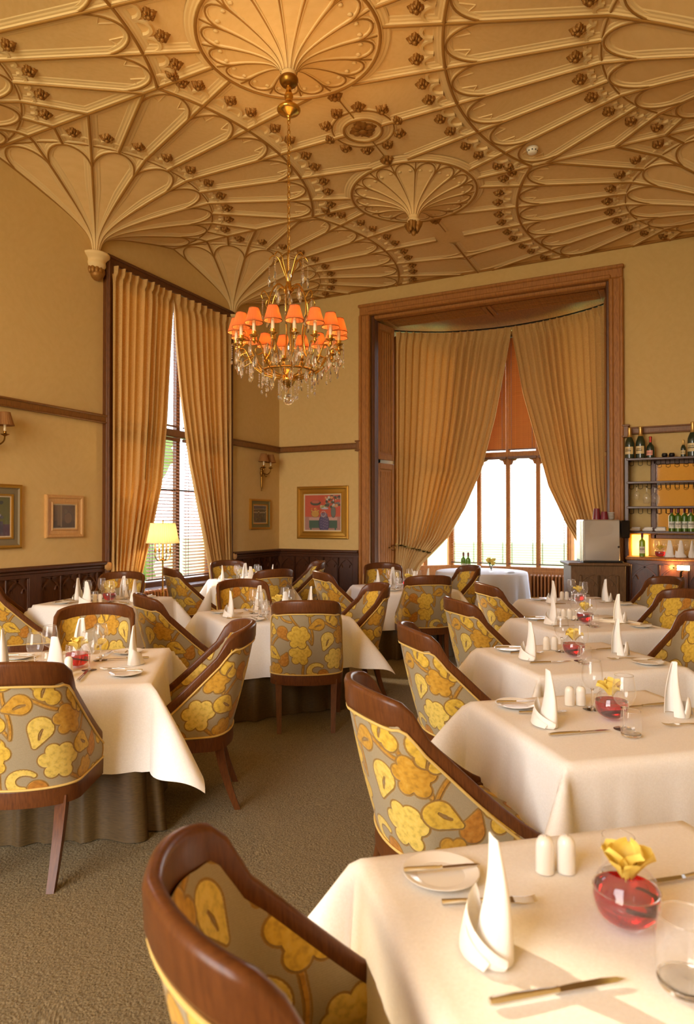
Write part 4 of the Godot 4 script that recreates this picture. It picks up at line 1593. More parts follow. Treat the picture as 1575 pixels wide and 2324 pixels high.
func cloth_mesh(a: float, b: float, drop: float, sd: int) -> MB:
	# a cloth laid over a top of half sides a (x) and b (z): hangs by drop, its corners fall in folds
	var mb := MB.new()
	var fn := FastNoiseLite.new()
	fn.seed = sd
	fn.frequency = 2.4
	var n := 57
	var p := PackedVector3Array()
	var side := func(t: float, half: float) -> float:      # denser near the edges
		var k := absf(t)
		return signf(t) * (half * k / 0.5 if k < 0.5 else half + drop * (k - 0.5) / 0.5)
	for i in n:
		var x: float = side.call(-1.0 + 2.0 * i / (n - 1), a)
		for j in n:
			var z: float = side.call(-1.0 + 2.0 * j / (n - 1), b)
			var ox := maxf(absf(x) - a, 0.0)
			var oz := maxf(absf(z) - b, 0.0)
			var q := Vector3(clampf(x, -a, a), 0, clampf(z, -b, b))
			var r := Vector2(ox, oz).length()
			if r > 0:
				var f := atan2(oz, ox)
				var wave := fn.get_noise_2d(q.x * 1.6 + signf(x) * 3.0, q.z * 1.6 + signf(z) * 5.0)
				var beta := 0.07 + 0.05 * wave + 0.62 * pow(sin(2 * f), 1.4)
				var d := Vector3(cos(f) * signf(x), 0, sin(f) * signf(z))
				var rnd := minf(r, 0.02)
				q += d * (r * sin(beta) + 0.012 * sin(minf(r / 0.02, 1.0) * PI / 2))
				q.y = -(r * cos(beta)) + rnd * 0.25
				q += d * 0.014 * sin(9.0 * (q.x * absf(d.z) + q.z * absf(d.x)) + wave * 4.0) * clampf(r / drop, 0, 1)
			else:
				q.y = 0.0012 * fn.get_noise_2d(x * 3.0, z * 3.0)
			p.append(q)
	mb.grid(p, n, n, PackedVector2Array(), false, true)
	return mb


func skirt_mesh(a: float, b: float, h: float, sd: int) -> MB:
	var mb := MB.new()
	var fn := FastNoiseLite.new()
	fn.seed = sd
	fn.frequency = 1.5
	var p := PackedVector3Array()
	var n := 160
	for i in n + 1:
		var t := TAU * (i % n) / n
		var c := cos(t)
		var s := sin(t)
		var k := 1.0 / pow(pow(absf(c), 8) + pow(absf(s), 8), 0.125)
		var e := Vector2(c * k * a, s * k * b)
		var corner := pow(absf(2 * c * s), 2.0)
		for j in 13:
			var d := j / 12.0
			var fold := sin(t * 22.0 + 2.0 * fn.get_noise_1d(t * 2.0)) * (0.012 + 0.03 * corner) * d
			var w := 1.0 + (0.03 + 0.1 * corner) * d + fold / maxf(a, 0.1)
			p.append(Vector3(e.x * w, h * (1 - d) + 0.006, e.y * w))
	mb.grid(p, n + 1, 13, PackedVector2Array(), true, false)
	# flat top
	var top := PackedVector2Array()
	for i in 40:
		var t := TAU * i / 40
		var k := 1.0 / pow(pow(absf(cos(t)), 8) + pow(absf(sin(t)), 8), 0.125)
		top.append(Vector2(cos(t) * k * a, sin(t) * k * b))
	mb.slab(top, 0.0, 0.002, Transform3D(Basis(Vector3.RIGHT, -PI / 2), Vector3(0, h + 0.003, 0)))
	return mb


func table(c: Vector2, a: float, b: float, ang: float, drop: float, sd: int, where: String, skirt := true) -> Transform3D:
	# ang: direction of its x side on plan, in degrees from u towards v
	var turn := deg_to_rad(ang)
	var at := P(c.x, c.y, 0)
	var o := thing("dining_table", ("dining table with a floor-length brown skirt " if skirt else "pedestal dining table ") + where, "table", at, turn, "dining tables")
	var mb := MB.new()
	mb.cbox(Vector3(0, 0.713, 0), Vector3(2 * a - 0.02, 0.03, 2 * b - 0.02), 0.008)
	part("table_top", mb, "wainscot_wood", o)
	mb = MB.new()
	mb.lathe(curve2([0.0, 0.04, 0.05, 0.05, 0.035, 0.2, 0.05, 0.4, 0.035, 0.6, 0.08, 0.695, 0.0, 0.698], 4), 14)
	part("pedestal", mb, "wainscot_wood", o)
	mb = MB.new()
	for k in 2:
		mb.cbox(Vector3(0, 0.025, 0), Vector3(0.5, 0.05, 0.07), 0.01, Basis(Vector3.UP, PI / 2 * k + PI / 4))
	part("foot", mb, "wainscot_wood", o)
	if skirt:
		part("quilted_skirt", skirt_mesh(a + 0.006, b + 0.006, 0.732, sd), "skirt", o)
	var w := part("tablecloth", cloth_mesh(a + 0.02, b + 0.02, drop, sd), "linen", self, Transform3D(Basis(Vector3.UP, turn), at + Vector3(0, 0.745, 0)))
	tag(w, "white linen tablecloth on the table " + where, "tablecloth", "white tablecloths")
	return Transform3D(Basis(Vector3.UP, turn), at + Vector3(0, 0.748, 0))


# ---- things on the tables
func napkin() -> Node3D:
	# a stiff linen napkin folded to a tall point, its lower corner wrapped round the front
	var o := Node3D.new()
	var mb := MB.new()
	var p := PackedVector3Array()
	for i in 29:      # flattened roll, open at the back
		var t := i / 28.0
		var a := lerpf(-2.6, 2.6, t)
		for j in 13:
			var k := j / 12.0
			var r := lerpf(0.053, 0.017, pow(k, 1.15))
			var hgt := 0.218 - 0.008 * absf(t - 0.45) * 2.0
			p.append(Vector3(r * sin(a) + 0.008 * sin(k * 2.6), hgt * k, r * cos(a) * lerpf(0.62, 0.32, k) - 0.006 * sin(k * PI)))
	mb.grid(p, 29, 13)
	part("folded_point", mb, "linen", o)
	mb = MB.new()
	p = PackedVector3Array()
	for i in 21:
		var t := i / 20.0
		var a := lerpf(-1.75, 1.45, t)
		for j in 7:
			var k := j / 6.0
			var r := 0.061 + 0.010 * sin(k * PI * 0.8)
			var hgt := lerpf(0.105, 0.022, pow(t, 0.8)) * clampf(t * 9.0 + 0.25, 0, 1)
			p.append(Vector3(r * sin(a), hgt * k, r * cos(a) * 0.68 + 0.004 - 0.006 * k))
	mb.grid(p, 21, 7)
	part("wrapped_corner", mb, "linen", o)
	mb = MB.new()
	p = PackedVector3Array()
	for i in 13:
		var t := i / 12.0
		for j in 5:
			var k := j / 4.0
			p.append(Vector3(lerpf(-0.05, 0.058, t), 0.004 + 0.05 * k * (1.0 - t * 0.75), 0.046 - 0.012 * k + 0.016 * sin(t * PI)))
	mb.grid(p, 13, 5)
	part("turned_hem", mb, "linen", o)
	return o


func wine_glass(q := 1.0) -> Node3D:
	var o := Node3D.new()
	var mb := MB.new()
	mb.lathe(curve2([0.0, 0.085, 0.012, 0.087, 0.03, 0.1, 0.041, 0.125, 0.043, 0.15, 0.038, 0.185, 0.034, 0.205], 5), 24)
	part("bowl", mb, "glass", o)
	mb = MB.new()
	mb.lathe(pv2([0.0345, 0.2045, 0.0352, 0.2055, 0.0345, 0.2065, 0.0335, 0.2055, 0.0345, 0.2045]), 24)
	part("rim", mb, "crystal", o)
	mb = MB.new()
	mb.lathe(curve2([0.0, 0.0, 0.036, 0.0, 0.036, 0.002, 0.015, 0.005, 0.005, 0.012, 0.0042, 0.05, 0.005, 0.08, 0.009, 0.086, 0.0, 0.088], 3), 18)
	part("stem", mb, "crystal", o)
	if q != 1.0:
		for k in o.get_children():
			(k as Node3D).scale = Vector3.ONE * q
	return o


func tumbler() -> Node3D:
	var o := Node3D.new()
	var mb := MB.new()
	mb.lathe(curve2([0.024, 0.008, 0.034, 0.012, 0.038, 0.03, 0.038, 0.06, 0.034, 0.092], 4), 24)
	part("wall", mb, "glass", o)
	mb = MB.new()
	mb.lathe(curve2([0.0, 0.0, 0.03, 0.0, 0.035, 0.006, 0.033, 0.011, 0.0, 0.009], 3), 22)
	part("base", mb, "crystal", o)
	mb = MB.new()
	mb.lathe(pv2([0.0345, 0.0915, 0.0352, 0.0925, 0.0345, 0.0935, 0.0335, 0.0925, 0.0345, 0.0915]), 22)
	part("rim", mb, "crystal", o)
	return o


func flower_bowl() -> Node3D:
	var o := Node3D.new()
	var mb := MB.new()
	mb.lathe(curve2([0.0, 0.001, 0.025, 0.002, 0.05, 0.02, 0.06, 0.05, 0.052, 0.083, 0.038, 0.1], 5), 28)
	part("bowl", mb, "glass", o)
	mb = MB.new()
	mb.lathe(curve2([0.0, 0.005, 0.023, 0.006, 0.047, 0.022, 0.0565, 0.05, 0.055, 0.066, 0.054, 0.067, 0.0, 0.067], 4), 26)
	part("red_liquid", mb, "red_drink", o)
	mb = MB.new()
	var strap := PackedVector3Array()
	for k in 15:
		var a := -0.6 + k * 0.2
		strap.append(Vector3(cos(a) * 0.05, 0.022 + k * 0.0024, sin(a) * 0.05))
	mb.tube(strap, 0.0042, 5)
	part("leaf_strap", mb, "leaf_green", o)
	mb = MB.new()
	mb.ball(Vector3(0, 0.103, 0), Vector3(0.01, 0.012, 0.01), 8, 6)
	var fl := part("orchid", mb, "petal_throat", o)
	for c in o.get_children():
		(c as Node3D).scale = Vector3.ONE * 1.1
	for k in 6:
		mb = MB.new()
		var p := PackedVector3Array()
		var a := TAU * k / 6 + 0.3
		for i in 9:
			for j in 7:
				var s := i / 8.0
				var t := j / 6.0 - 0.5
				var w := 0.022 * pow(sin(PI * clampf(s * 0.92 + 0.06, 0, 1)), 0.7)
				p.append(Vector3(t * w * 2, 0.016 * sin(s * 2.2) + 0.012 * t * t * 4 + 0.004 * sin(t * 14 + k), 0.006 + s * 0.046))
		mb.grid(p, 9, 7)
		part("petal", mb, "petal", fl, Transform3D(Basis(Vector3.UP, a) * Basis(Vector3.RIGHT, -0.35 if k % 2 else -0.7), Vector3(0, 0.082, 0)).scaled_local(Vector3.ONE * 1.2))
	return o


func side_plate() -> Node3D:
	var o := Node3D.new()
	var mb := MB.new()
	mb.lathe(curve2([0.0, 0.0, 0.045, 0.0, 0.05, 0.003, 0.083, 0.012, 0.085, 0.0135, 0.083, 0.0145, 0.056, 0.006, 0.05, 0.0045, 0.0, 0.004], 3), 32)
	part("plate", mb, "ceramic", o)
	return o


func knife(q := 1.0) -> Node3D:
	var o := Node3D.new()
	var mb := MB.new()
	mb.tube(PackedVector3Array([Vector3(0, 0.007, -0.11), Vector3(0, 0.007, -0.1), Vector3(0, 0.0065, -0.02), Vector3(0, 0.006, -0.005), Vector3(0, 0.006, 0.003)]) , [0.0055, 0.0072, 0.0058, 0.0048, 0.0058], 8)
	part("handle", mb, "steel", o)
	mb = MB.new()
	mb.slab(pv2([-0.006, 0.002, 0.0055, 0.002, 0.0075, 0.03, 0.008, 0.08, 0.005, 0.106, -0.002, 0.118, -0.006, 0.1]), 0.005, 0.0066, Transform3D(Basis(Vector3.RIGHT, Vector3.BACK, Vector3.DOWN), Vector3(0, 0.0117, 0)))
	part("blade", mb, "steel", o)
	for k in o.get_children():
		(k as Node3D).transform = Transform3D(Basis.from_scale(Vector3(q, 1, q)), Vector3.ZERO) * (k as Node3D).transform
	return o


func fork() -> Node3D:
	var o := Node3D.new()
	var mb := MB.new()
	mb.tube(PackedVector3Array([Vector3(0, 0.004, -0.1), Vector3(0, 0.006, -0.06), Vector3(0, 0.009, 0.0), Vector3(0, 0.007, 0.03)]), [0.0062, 0.0055, 0.0032, 0.004], 8)
	part("handle", mb, "steel", o)
	mb = MB.new()
	mb.slab(pv2([-0.004, 0.026, 0.004, 0.026, 0.011, 0.04, 0.0115, 0.052, -0.0115, 0.052, -0.011, 0.04]), 0.0, 0.0025, Transform3D(Basis(Vector3.RIGHT, Vector3.BACK, Vector3.DOWN), Vector3(0, 0.008, 0)))
	part("neck", mb, "steel", o)
	for k in 4:
		mb = MB.new()
		var x := -0.0096 + k * 0.0064
		mb.tube(PackedVector3Array([Vector3(x, 0.007, 0.05), Vector3(x, 0.0055, 0.07), Vector3(x, 0.008, 0.09), Vector3(x, 0.011, 0.098)]), [0.0022, 0.0021, 0.0018, 0.001], 6)
		part("tine", mb, "steel", o)
	return o


func shaker() -> Node3D:
	var o := Node3D.new()
	var mb := MB.new()
	mb.lathe(curve2([0.0, 0.0, 0.019, 0.0, 0.0205, 0.003, 0.0205, 0.05, 0.019, 0.066, 0.012, 0.077, 0.0, 0.081], 4), 22)
	part("body", mb, "ceramic", o)
	mb = MB.new()
	for k in 5:
		var a := TAU * k / 5
		mb.ball(Vector3(cos(a) * 0.005, 0.0795, sin(a) * 0.005), Vector3(0.0011, 0.0011, 0.0011), 6, 4)
	part("holes", mb, "black", o)
	return o


func on_table(t: Transform3D, key: String, called: String, label: String, cat: String, x: float, z: float, deg: float, group: String, lift := 0.001) -> Node3D:
	var at := t * Vector3(x, lift, z)
	var turn := t.basis.get_euler().y + deg_to_rad(deg)
	return place(tmpl[key], called, label, cat, at, turn, group)


func setting(t: Transform3D, x: float, z: float, deg: float, where: String, plate := true) -> void:
	# one cover: deg 0 faces a diner who sits at +z of it
	var b := Basis(Vector3.UP, deg_to_rad(deg))
	var q := func(dx: float, dz: float) -> Vector2:
		var v := b * Vector3(dx, 0, dz)
		return Vector2(x + v.x, z + v.z)
	var p: Vector2 = q.call(0, 0)
	on_table(t, "napkin", "napkin", "pointed white napkin standing " + where, "napkin", p.x, p.y, deg, "standing napkins")
	p = q.call(0.13, -0.055)
	on_table(t, "knife", "table_knife", "silver table knife lying " + where, "knife", p.x, p.y, deg + 180, "table knives")
	p = q.call(-0.142, -0.06)
	on_table(t, "fork", "table_fork", "silver fork lying " + where, "fork", p.x, p.y, deg + 168, "forks")
	if plate:
		p = q.call(-0.266, 0.0)
		on_table(t, "plate", "side_plate", "white side plate " + where, "plate", p.x, p.y, deg, "side plates")
		on_table(t, "butter_knife", "butter_knife", "butter knife resting on a plate " + where, "knife", p.x, p.y, deg + 176, "butter knives", 0.0145)


func dining() -> void:
	tmpl.chair = chair()
	tmpl.napkin = napkin()
	tmpl.wine = wine_glass()
	tmpl.tumbler = tumbler()
	tmpl.big_tumbler = tumbler()
	for c in tmpl.big_tumbler.get_children():
		c.scale = Vector3.ONE * 1.3
	tmpl.bowl = flower_bowl()
	tmpl.plate = side_plate()
	tmpl.knife = knife(1.12)
	tmpl.butter_knife = knife(0.78)
	tmpl.fork = fork()
	tmpl.shaker = shaker()
	var chairs := [
		[-2.435, 4.245, -0.49, 0.87, "on the aisle side of the chandelier table"],
		[-2.25, 3.13, -0.79, -0.61, "in profile at the long-skirted table"],
		[-2.52, 1.87, -0.5, 0.87, "on the near side of the long-skirted table"],
		[-0.695, 0.90, 0.7, 0.72, "at the first table of the bar row, aisle side"],
		[-0.99, 2.23, 0.77, 0.64, "at the second table of the bar row, aisle side"],
		[-1.30, 3.5, 0.84, 0.54, "at the third table of the bar row, aisle side"],
		[-1.46, 4.83, 0.78, 0.63, "at the fourth table of the bar row, aisle side"],
		[-1.59, 6.13, 0.83, 0.55, "at the last table of the bar row, aisle side"],
		[-2.35, 6.69, -0.55, 0.83, "on the aisle side of the bay-front table"],
		[-2.46, 5.58, -0.72, -0.69, "on the bay side of the chandelier table"],
		[-3.74, 4.02, 0.57, 0.82, "between the chandelier table and the wainscot table"],
		[-3.78, 5.34, 0.75, -0.66, "facing the aisle across the chandelier table"],
		[-4.28, 6.72, -0.85, 0.53, "on the aisle side of the corner table"],
		[-4.58, 8.3, -0.75, -0.66, "at the corner table before the back wainscot"],
		[-5.55, 6.39, 0.61, 0.79, "at the corner table beside the floor lamp"],
		[-5.74, 7.76, 0.75, -0.66, "at the corner table against the curtain"],
		[-3.66, 6.75, 0.71, 0.7, "between the bay-front table and the corner table"],
		[-3.55, 8.24, 0.45, -0.89, "facing the aisle across the bay-front table"],
		[-2.37, 8.29, -0.7, -0.7, "on the bay side of the bay-front table"],
		[-5.52, 5.55, 0.45, -0.89, "against the wainscot beside the tall window"],
		[-3.56, 3.33, 0.67, -0.74, "facing the aisle across the long-skirted table"],
		[-5.72, 4.12, 0.6, 0.8, "at the wainscot table below the flower painting"],
		[-0.11, 7.5, -0.75, -0.66, "at the last table of the bar row, wall side"],
		[0.04, 6.2, -0.75, -0.66, "at the fourth table of the bar row, wall side"],
		[0.2, 4.85, -0.75, -0.66, "at the third table of the bar row, wall side"],
	]
	for c in chairs:
		var f := Vector2(c[2], c[3]).normalized()
		place(tmpl.chair, "dining_chair", "yellow floral velvet chair " + c[4], "chair", P(c[0] + f.x * 0.30, c[1] + f.y * 0.30, 0), face(f.x, f.y), "dining chairs")
	var row := [[-0.09, 1.43, "first in the bar row"], [-0.24, 2.89, "second in the bar row"], [-0.55, 4.12, "third in the bar row"], [-0.65, 5.5, "fourth in the bar row"], [-0.87, 6.87, "last in the bar row"]]
	for k in 5:
		var r: Array = row[k]
		var w: String = "on the table " + r[2]
		var t := table(Vector2(r[0], r[1]), 0.425, 0.37, 39.5, 0.33 if k == 0 else 0.41, 70 + k, r[2], false)
		# the covers face each other along x: plan angle 39.5 degrees is the table's x side
		setting(t, -0.29, 0.0, -90, w + ", aisle side")
		setting(t, 0.29, 0.0, 90, w + ", wall side")
		on_table(t, "bowl", "flower_bowl", "red water bowl with a yellow orchid " + w, "bowl", 0.0, -0.01, k * 40, "red flower bowls")
		on_table(t, "shaker", "salt_shaker", "white china salt shaker " + w, "shaker", -0.05, -0.235, 0, "salt and pepper")
		on_table(t, "shaker", "pepper_shaker", "white china pepper shaker " + w, "shaker", -0.002, -0.225, 0, "salt and pepper")
		if k > 0:
			on_table(t, "wine", "wine_glass", "wine glass %s beside the salt" % w, "glass", 0.005, -0.15, 0, "wine glasses")
			on_table(t, "wine", "wine_glass", "wine glass %s beside the tumbler" % w, "glass", -0.035, 0.12, 0, "wine glasses")
			on_table(t, "tumbler", "tumbler", "tumbler %s beside the knife" % w, "glass", -0.06, 0.195, 0, "tumblers")
		else:
			on_table(t, "big_tumbler", "tumbler", "large tumbler %s beside the knife" % w, "glass", -0.01, 0.165, 0, "tumblers")
		on_table(t, "tumbler", "tumbler", "tumbler %s beside the pepper" % w, "glass", 0.095, -0.17, 0, "tumblers")
	var four := [
		[-3.0, 2.62, 0.47, 0.45, 36.0, 0.42, "with the long skirt"],
		[-5.12, 4.92, 0.45, 0.45, 12.0, 0.42, "beside the wainscot"],
		[-3.12, 4.85, 0.5, 0.42, 54.0, 0.42, "below the chandelier"],
		[-5.05, 7.27, 0.46, 0.46, 40.0, 0.36, "in the corner"],
		[-2.95, 7.47, 0.46, 0.46, 44.0, 0.42, "before the bay"],
	]
	for k in 5:
		var r: Array = four[k]
		var w: String = "on the table " + r[6]
		var t := table(Vector2(r[0], r[1]), r[2], r[3], r[4], r[5], 80 + k, r[6])
		var a: float = r[2]
		var b: float = r[3]
		for s in [[0.0, b - 0.13, 0.0, "aisle side"], [a - 0.13, 0.0, 90.0, "bay side"], [0.0, -b + 0.13, 180.0, "corner side"], [-a + 0.13, 0.0, -90.0, "near side"]]:
			setting(t, s[0], s[1], s[2], w + ", " + s[3])
			var q := Basis(Vector3.UP, deg_to_rad(s[2])) * Vector3(0.13, 0, -0.2)
			on_table(t, "wine", "wine_glass", "clear wine glass " + w + ", " + s[3], "glass", s[0] + q.x, s[1] + q.z, 0, "wine glasses")
		on_table(t, "bowl", "flower_bowl", "red water bowl with a yellow orchid " + w, "bowl", 0.05, 0.02, k * 30, "red flower bowls")
		on_table(t, "shaker", "salt_shaker", "white china salt shaker " + w, "shaker", 0.03, 0.14, 0, "salt and pepper")
		on_table(t, "shaker", "pepper_shaker", "white china pepper shaker " + w, "shaker", -0.02, 0.15, 0, "salt and pepper")
		on_table(t, "tumbler", "tumbler", "clear water tumbler %s beside the red bowl" % w, "glass", -0.09, 0.06, 0, "tumblers")
		on_table(t, "tumbler", "tumbler", "clear water tumbler %s away from the salt" % w, "glass", -0.01, -0.12, 0, "tumblers")


func shade_mesh(r0: float, r1: float, h: float, pleats: int) -> MB:
	# a pleated shade: r0 at the bottom, r1 at the top
	var mb := MB.new()
	var p := PackedVector3Array()
	var n := pleats * 4
	for i in n + 1:
		var a := -TAU * (i % n) / n
		var w := 1.0 + 0.025 * sin(a * pleats)
		for j in 5:
			var t := j / 4.0
			var r := lerpf(r0, r1, pow(t, 0.85)) * w
			p.append(Vector3(r * cos(a), h * t, r * sin(a)))
	mb.grid(p, n + 1, 5, PackedVector2Array(), true)
	for e in [[0.0, r0], [h, r1]]:
		var ring := PackedVector3Array()
		for k in 24:
			ring.append(Vector3(cos(TAU * k / 24) * e[1], e[0], sin(TAU * k / 24) * e[1]))
		mb.tube(ring, 0.003, 5, false, true)
	return mb


func bulb_light(parent: Node, at: Vector3, c: Color, e: float, size: float) -> void:
	var l := OmniLight3D.new()
	l.name = "light"
	l.light_color = c
	l.light_energy = e
	l.light_size = size
	l.omni_range = 20.0
	l.omni_attenuation = 2.0
	l.shadow_enabled = true
	l.position = at
	parent.add_child(l, true)


func chandelier() -> void:
	# origin on the floor below it; heights are those of the room
	var o := thing("chandelier", "gilt and crystal chandelier with sixteen pleated orange shades", "chandelier", P(AX, 4.445, 0))
	var mb := MB.new()
	mb.lathe(curve2([0.0, 4.66, 0.012, 4.67, 0.02, 4.7, 0.05, 4.715, 0.085, 4.735, 0.09, 4.76, 0.05, 4.79, 0.03, 4.82, 0.035, 4.86, 0.022, 4.9, 0.02, 4.94, 0.0, 4.945], 4), 22)
	part("canopy", mb, "brass", o)
	mb = MB.new()
	for k in 26:
		var link := PackedVector3Array()
		for i in 12:
			var a := TAU * i / 12
			var q := Vector3(cos(a) * 0.011, sin(a) * 0.024, 0)
			link.append((Basis(Vector3.UP, PI / 2 * (k % 2)) * q) + Vector3(0, 4.655 - k * 0.041, 0))
		mb.tube(link, 0.0035, 5, false, true)
	part("chain", mb, "brass", o)
	mb = MB.new()
	mb.lathe(curve2([0.0, 3.30, 0.02, 3.31, 0.045, 3.33, 0.03, 3.36, 0.02, 3.4, 0.028, 3.45, 0.014, 3.5, 0.012, 3.6, 0.0, 3.61], 4), 16)
	mb.lathe(curve2([0.0, 2.57, 0.02, 2.58, 0.055, 2.62, 0.06, 2.65, 0.03, 2.68, 0.02, 2.72, 0.0, 2.73], 4), 16)
	part("hub", mb, "brass", o)
	var drop := MB.new()
	# a faceted pear drop hanging from its origin
	drop.lathe(pv2([0.0, -0.085, 0.009, -0.074, 0.0165, -0.055, 0.015, -0.036, 0.006, -0.014, 0.002, -0.004, 0.0, 0.0]), 6, Vector3.ZERO, Basis.from_scale(Vector3(1, 1, 0.55)), true)
	var drop_mesh := made([drop, "crystal"])
	var bead := MB.new()
	for k in 7:
		bead.lathe(pv2([0.0, -0.007, 0.0062, 0.0, 0.0, 0.007]), 6, Vector3(0, -0.008 - k * 0.0145, 0), Basis.IDENTITY, true)
	bead.lathe(pv2([0.0, -0.03, 0.008, -0.016, 0.004, -0.003, 0.0, 0.0]), 6, Vector3(0, -0.108, 0), Basis.IDENTITY, true)
	var bead_mesh := made([bead, "crystal"])
	var pin := func(at: Vector3, a: float, m: ArrayMesh, called: String, q := 1.0) -> void:
		put(called, m, o, Transform3D(Basis(Vector3.UP, a).scaled(Vector3.ONE * q * 1.15), at))
	# curled crown on top
	for k in 8:
		var a := TAU * k / 8 + 0.2
		var d := Vector3(cos(a), 0, sin(a))
		mb = MB.new()
		mb.tube(curve([d * 0.015 + Vector3(0, 3.42, 0), d * 0.045 + Vector3(0, 3.5, 0), d * 0.08 + Vector3(0, 3.585, 0), d * 0.125 + Vector3(0, 3.6, 0), d * 0.15 + Vector3(0, 3.57, 0)], 4), 0.0045, 6)
		part("crown_scroll", mb, "brass", o)
		pin.call(d * 0.15 + Vector3(0, 3.565, 0), a, bead_mesh, "crystal_strand")
		pin.call(d * 0.15 + Vector3(0, 3.45, 0), a, drop_mesh, "crystal_drop")
	# pear-shaped cage
	for k in 6:
		var a := TAU * k / 6 + 0.1
		var d := Vector3(cos(a), 0, sin(a))
		mb = MB.new()
		mb.tube(curve([d * 0.02 + Vector3(0, 3.34, 0), d * 0.09 + Vector3(0, 3.37, 0), d * 0.15 + Vector3(0, 3.28, 0), d * 0.165 + Vector3(0, 3.15, 0), d * 0.13 + Vector3(0, 2.98, 0), d * 0.15 + Vector3(0, 2.84, 0), d * 0.2 + Vector3(0, 2.76, 0)], 5), 0.007, 7)
		mb.tube(curve([d * 0.155 + Vector3(0, 3.24, 0), d * 0.2 + Vector3(0, 3.3, 0), d * 0.225 + Vector3(0, 3.27, 0), d * 0.215 + Vector3(0, 3.24, 0)], 4), 0.0045, 6)
		part("cage_scroll", mb, "brass", o)
		pin.call(d * 0.215 + Vector3(0, 3.235, 0), a, bead_mesh, "crystal_strand")
		pin.call(d * 0.165 + Vector3(0, 3.13, 0), a + 0.5, drop_mesh, "crystal_drop", 1.1)
		pin.call(d * 0.10 + Vector3(0, 3.35, 0), a, drop_mesh, "crystal_drop", 1.15)
		pin.call(d * 0.135 + Vector3(0, 2.96, 0), a, bead_mesh, "crystal_strand")
		pin.call(d * 0.09 + Vector3(0, 2.9, 0), a + 0.4, drop_mesh, "crystal_drop", 1.3)
	# basket ring
	var ring := PackedVector3Array()
	for k in 40:
		ring.append(Vector3(cos(TAU * k / 40) * 0.2, 2.7, sin(TAU * k / 40) * 0.2))
	mb = MB.new()
	mb.tube(ring, 0.009, 7, false, true)
	part("basket_ring", mb, "old_brass", o)
	for k in 20:
		var a := TAU * k / 20
		var d := Vector3(cos(a), 0, sin(a))
		pin.call(d * 0.205 + Vector3(0, 2.69, 0), a, drop_mesh if k % 2 else bead_mesh, "crystal_drop" if k % 2 else "crystal_strand", 1.1)
	for k in 10:
		var a := TAU * k / 10 + 0.1
		pin.call(Vector3(cos(a) * 0.07, 2.64, sin(a) * 0.07), a, bead_mesh, "crystal_strand")
	# sixteen arms
	var shade := made([shade_mesh(0.067, 0.036, 0.106, 22), "shade_silk"])
	var cand := MB.new()
	cand.lathe(pv2([0.0, 0.0, 0.0125, 0.0, 0.0125, 0.075, 0.008, 0.08, 0.0, 0.08]), 12)
	var cand_mesh := made([cand, "candle"])
	var cup := MB.new()
	cup.lathe(curve2([0.0, -0.06, 0.008, -0.055, 0.014, -0.04, 0.01, -0.028, 0.016, -0.018, 0.035, -0.008, 0.037, -0.004, 0.017, 0.0, 0.02, 0.02, 0.017, 0.024, 0.0, 0.024], 3), 16)
	var cup_mesh := made([cup, "brass"])
	var blb := MB.new()
	blb.lathe(curve2([0.0, 0.0, 0.007, 0.004, 0.013, 0.02, 0.009, 0.038, 0.0, 0.05], 4), 12)
	var blb_mesh := made([blb, "bulb"])
	for k in 16:
		var a := TAU * k / 16 + 0.13
		var d := Vector3(cos(a), 0, sin(a))
		mb = MB.new()
		mb.tube(curve([d * 0.04 + Vector3(0, 2.66, 0), d * 0.16 + Vector3(0, 2.67, 0), d * 0.27 + Vector3(0, 2.74, 0), d * 0.33 + Vector3(0, 2.85, 0), d * 0.37 + Vector3(0, 2.86, 0), d * 0.395 + Vector3(0, 2.84, 0), d * 0.4 + Vector3(0, 2.88, 0)], 5), 0.006, 7)
		mb.tube(curve([d * 0.3 + Vector3(0, 2.79, 0), d * 0.36 + Vector3(0, 2.76, 0), d * 0.385 + Vector3(0, 2.79, 0), d * 0.365 + Vector3(0, 2.81, 0)], 4), 0.004, 6)
		var arm := part("arm", mb, "brass", o)
		var at := d * 0.4 + Vector3(0, 2.9, 0)
		put("candle_cup", cup_mesh, arm, Transform3D(Basis.IDENTITY, at))
		put("candle_tube", cand_mesh, arm, Transform3D(Basis.IDENTITY, at + Vector3(0, 0.02, 0)))
		put("bulb", blb_mesh, arm, Transform3D(Basis.IDENTITY, at + Vector3(0, 0.1, 0)))
		put("pleated_shade", shade, arm, Transform3D(Basis.IDENTITY, at + Vector3(0, 0.085, 0)))
		bulb_light(o, at + Vector3(0, 0.125, 0), c8(255, 190, 112), 0.11, 0.012)
		pin.call(d * 0.435 + Vector3(0, 2.895, 0), a, bead_mesh, "crystal_strand")
		pin.call(d * 0.385 + Vector3(0, 2.77, 0), a, drop_mesh, "crystal_drop", 1.15)
		pin.call(d * 0.3 + Vector3(0, 2.78, 0), a + 0.3, drop_mesh if k % 2 else bead_mesh, "crystal_drop" if k % 2 else "crystal_strand", 1.1)
		pin.call(Vector3(cos(a + 0.1), 0, sin(a + 0.1)) * 0.4 + Vector3(0, 2.84, 0), a + 0.9, drop_mesh, "crystal_drop")
	mb = MB.new()
	mb.tube(PackedVector3Array([Vector3(0, 2.58, 0), Vector3(0, 2.53, 0)]), 0.003, 5)
	part("hanger", mb, "brass", o)
	mb = MB.new()
	mb.ball(Vector3(0, 2.485, 0), Vector3.ONE * 0.044, 14, 9)
	part("crystal_ball", mb, "crystal", o)


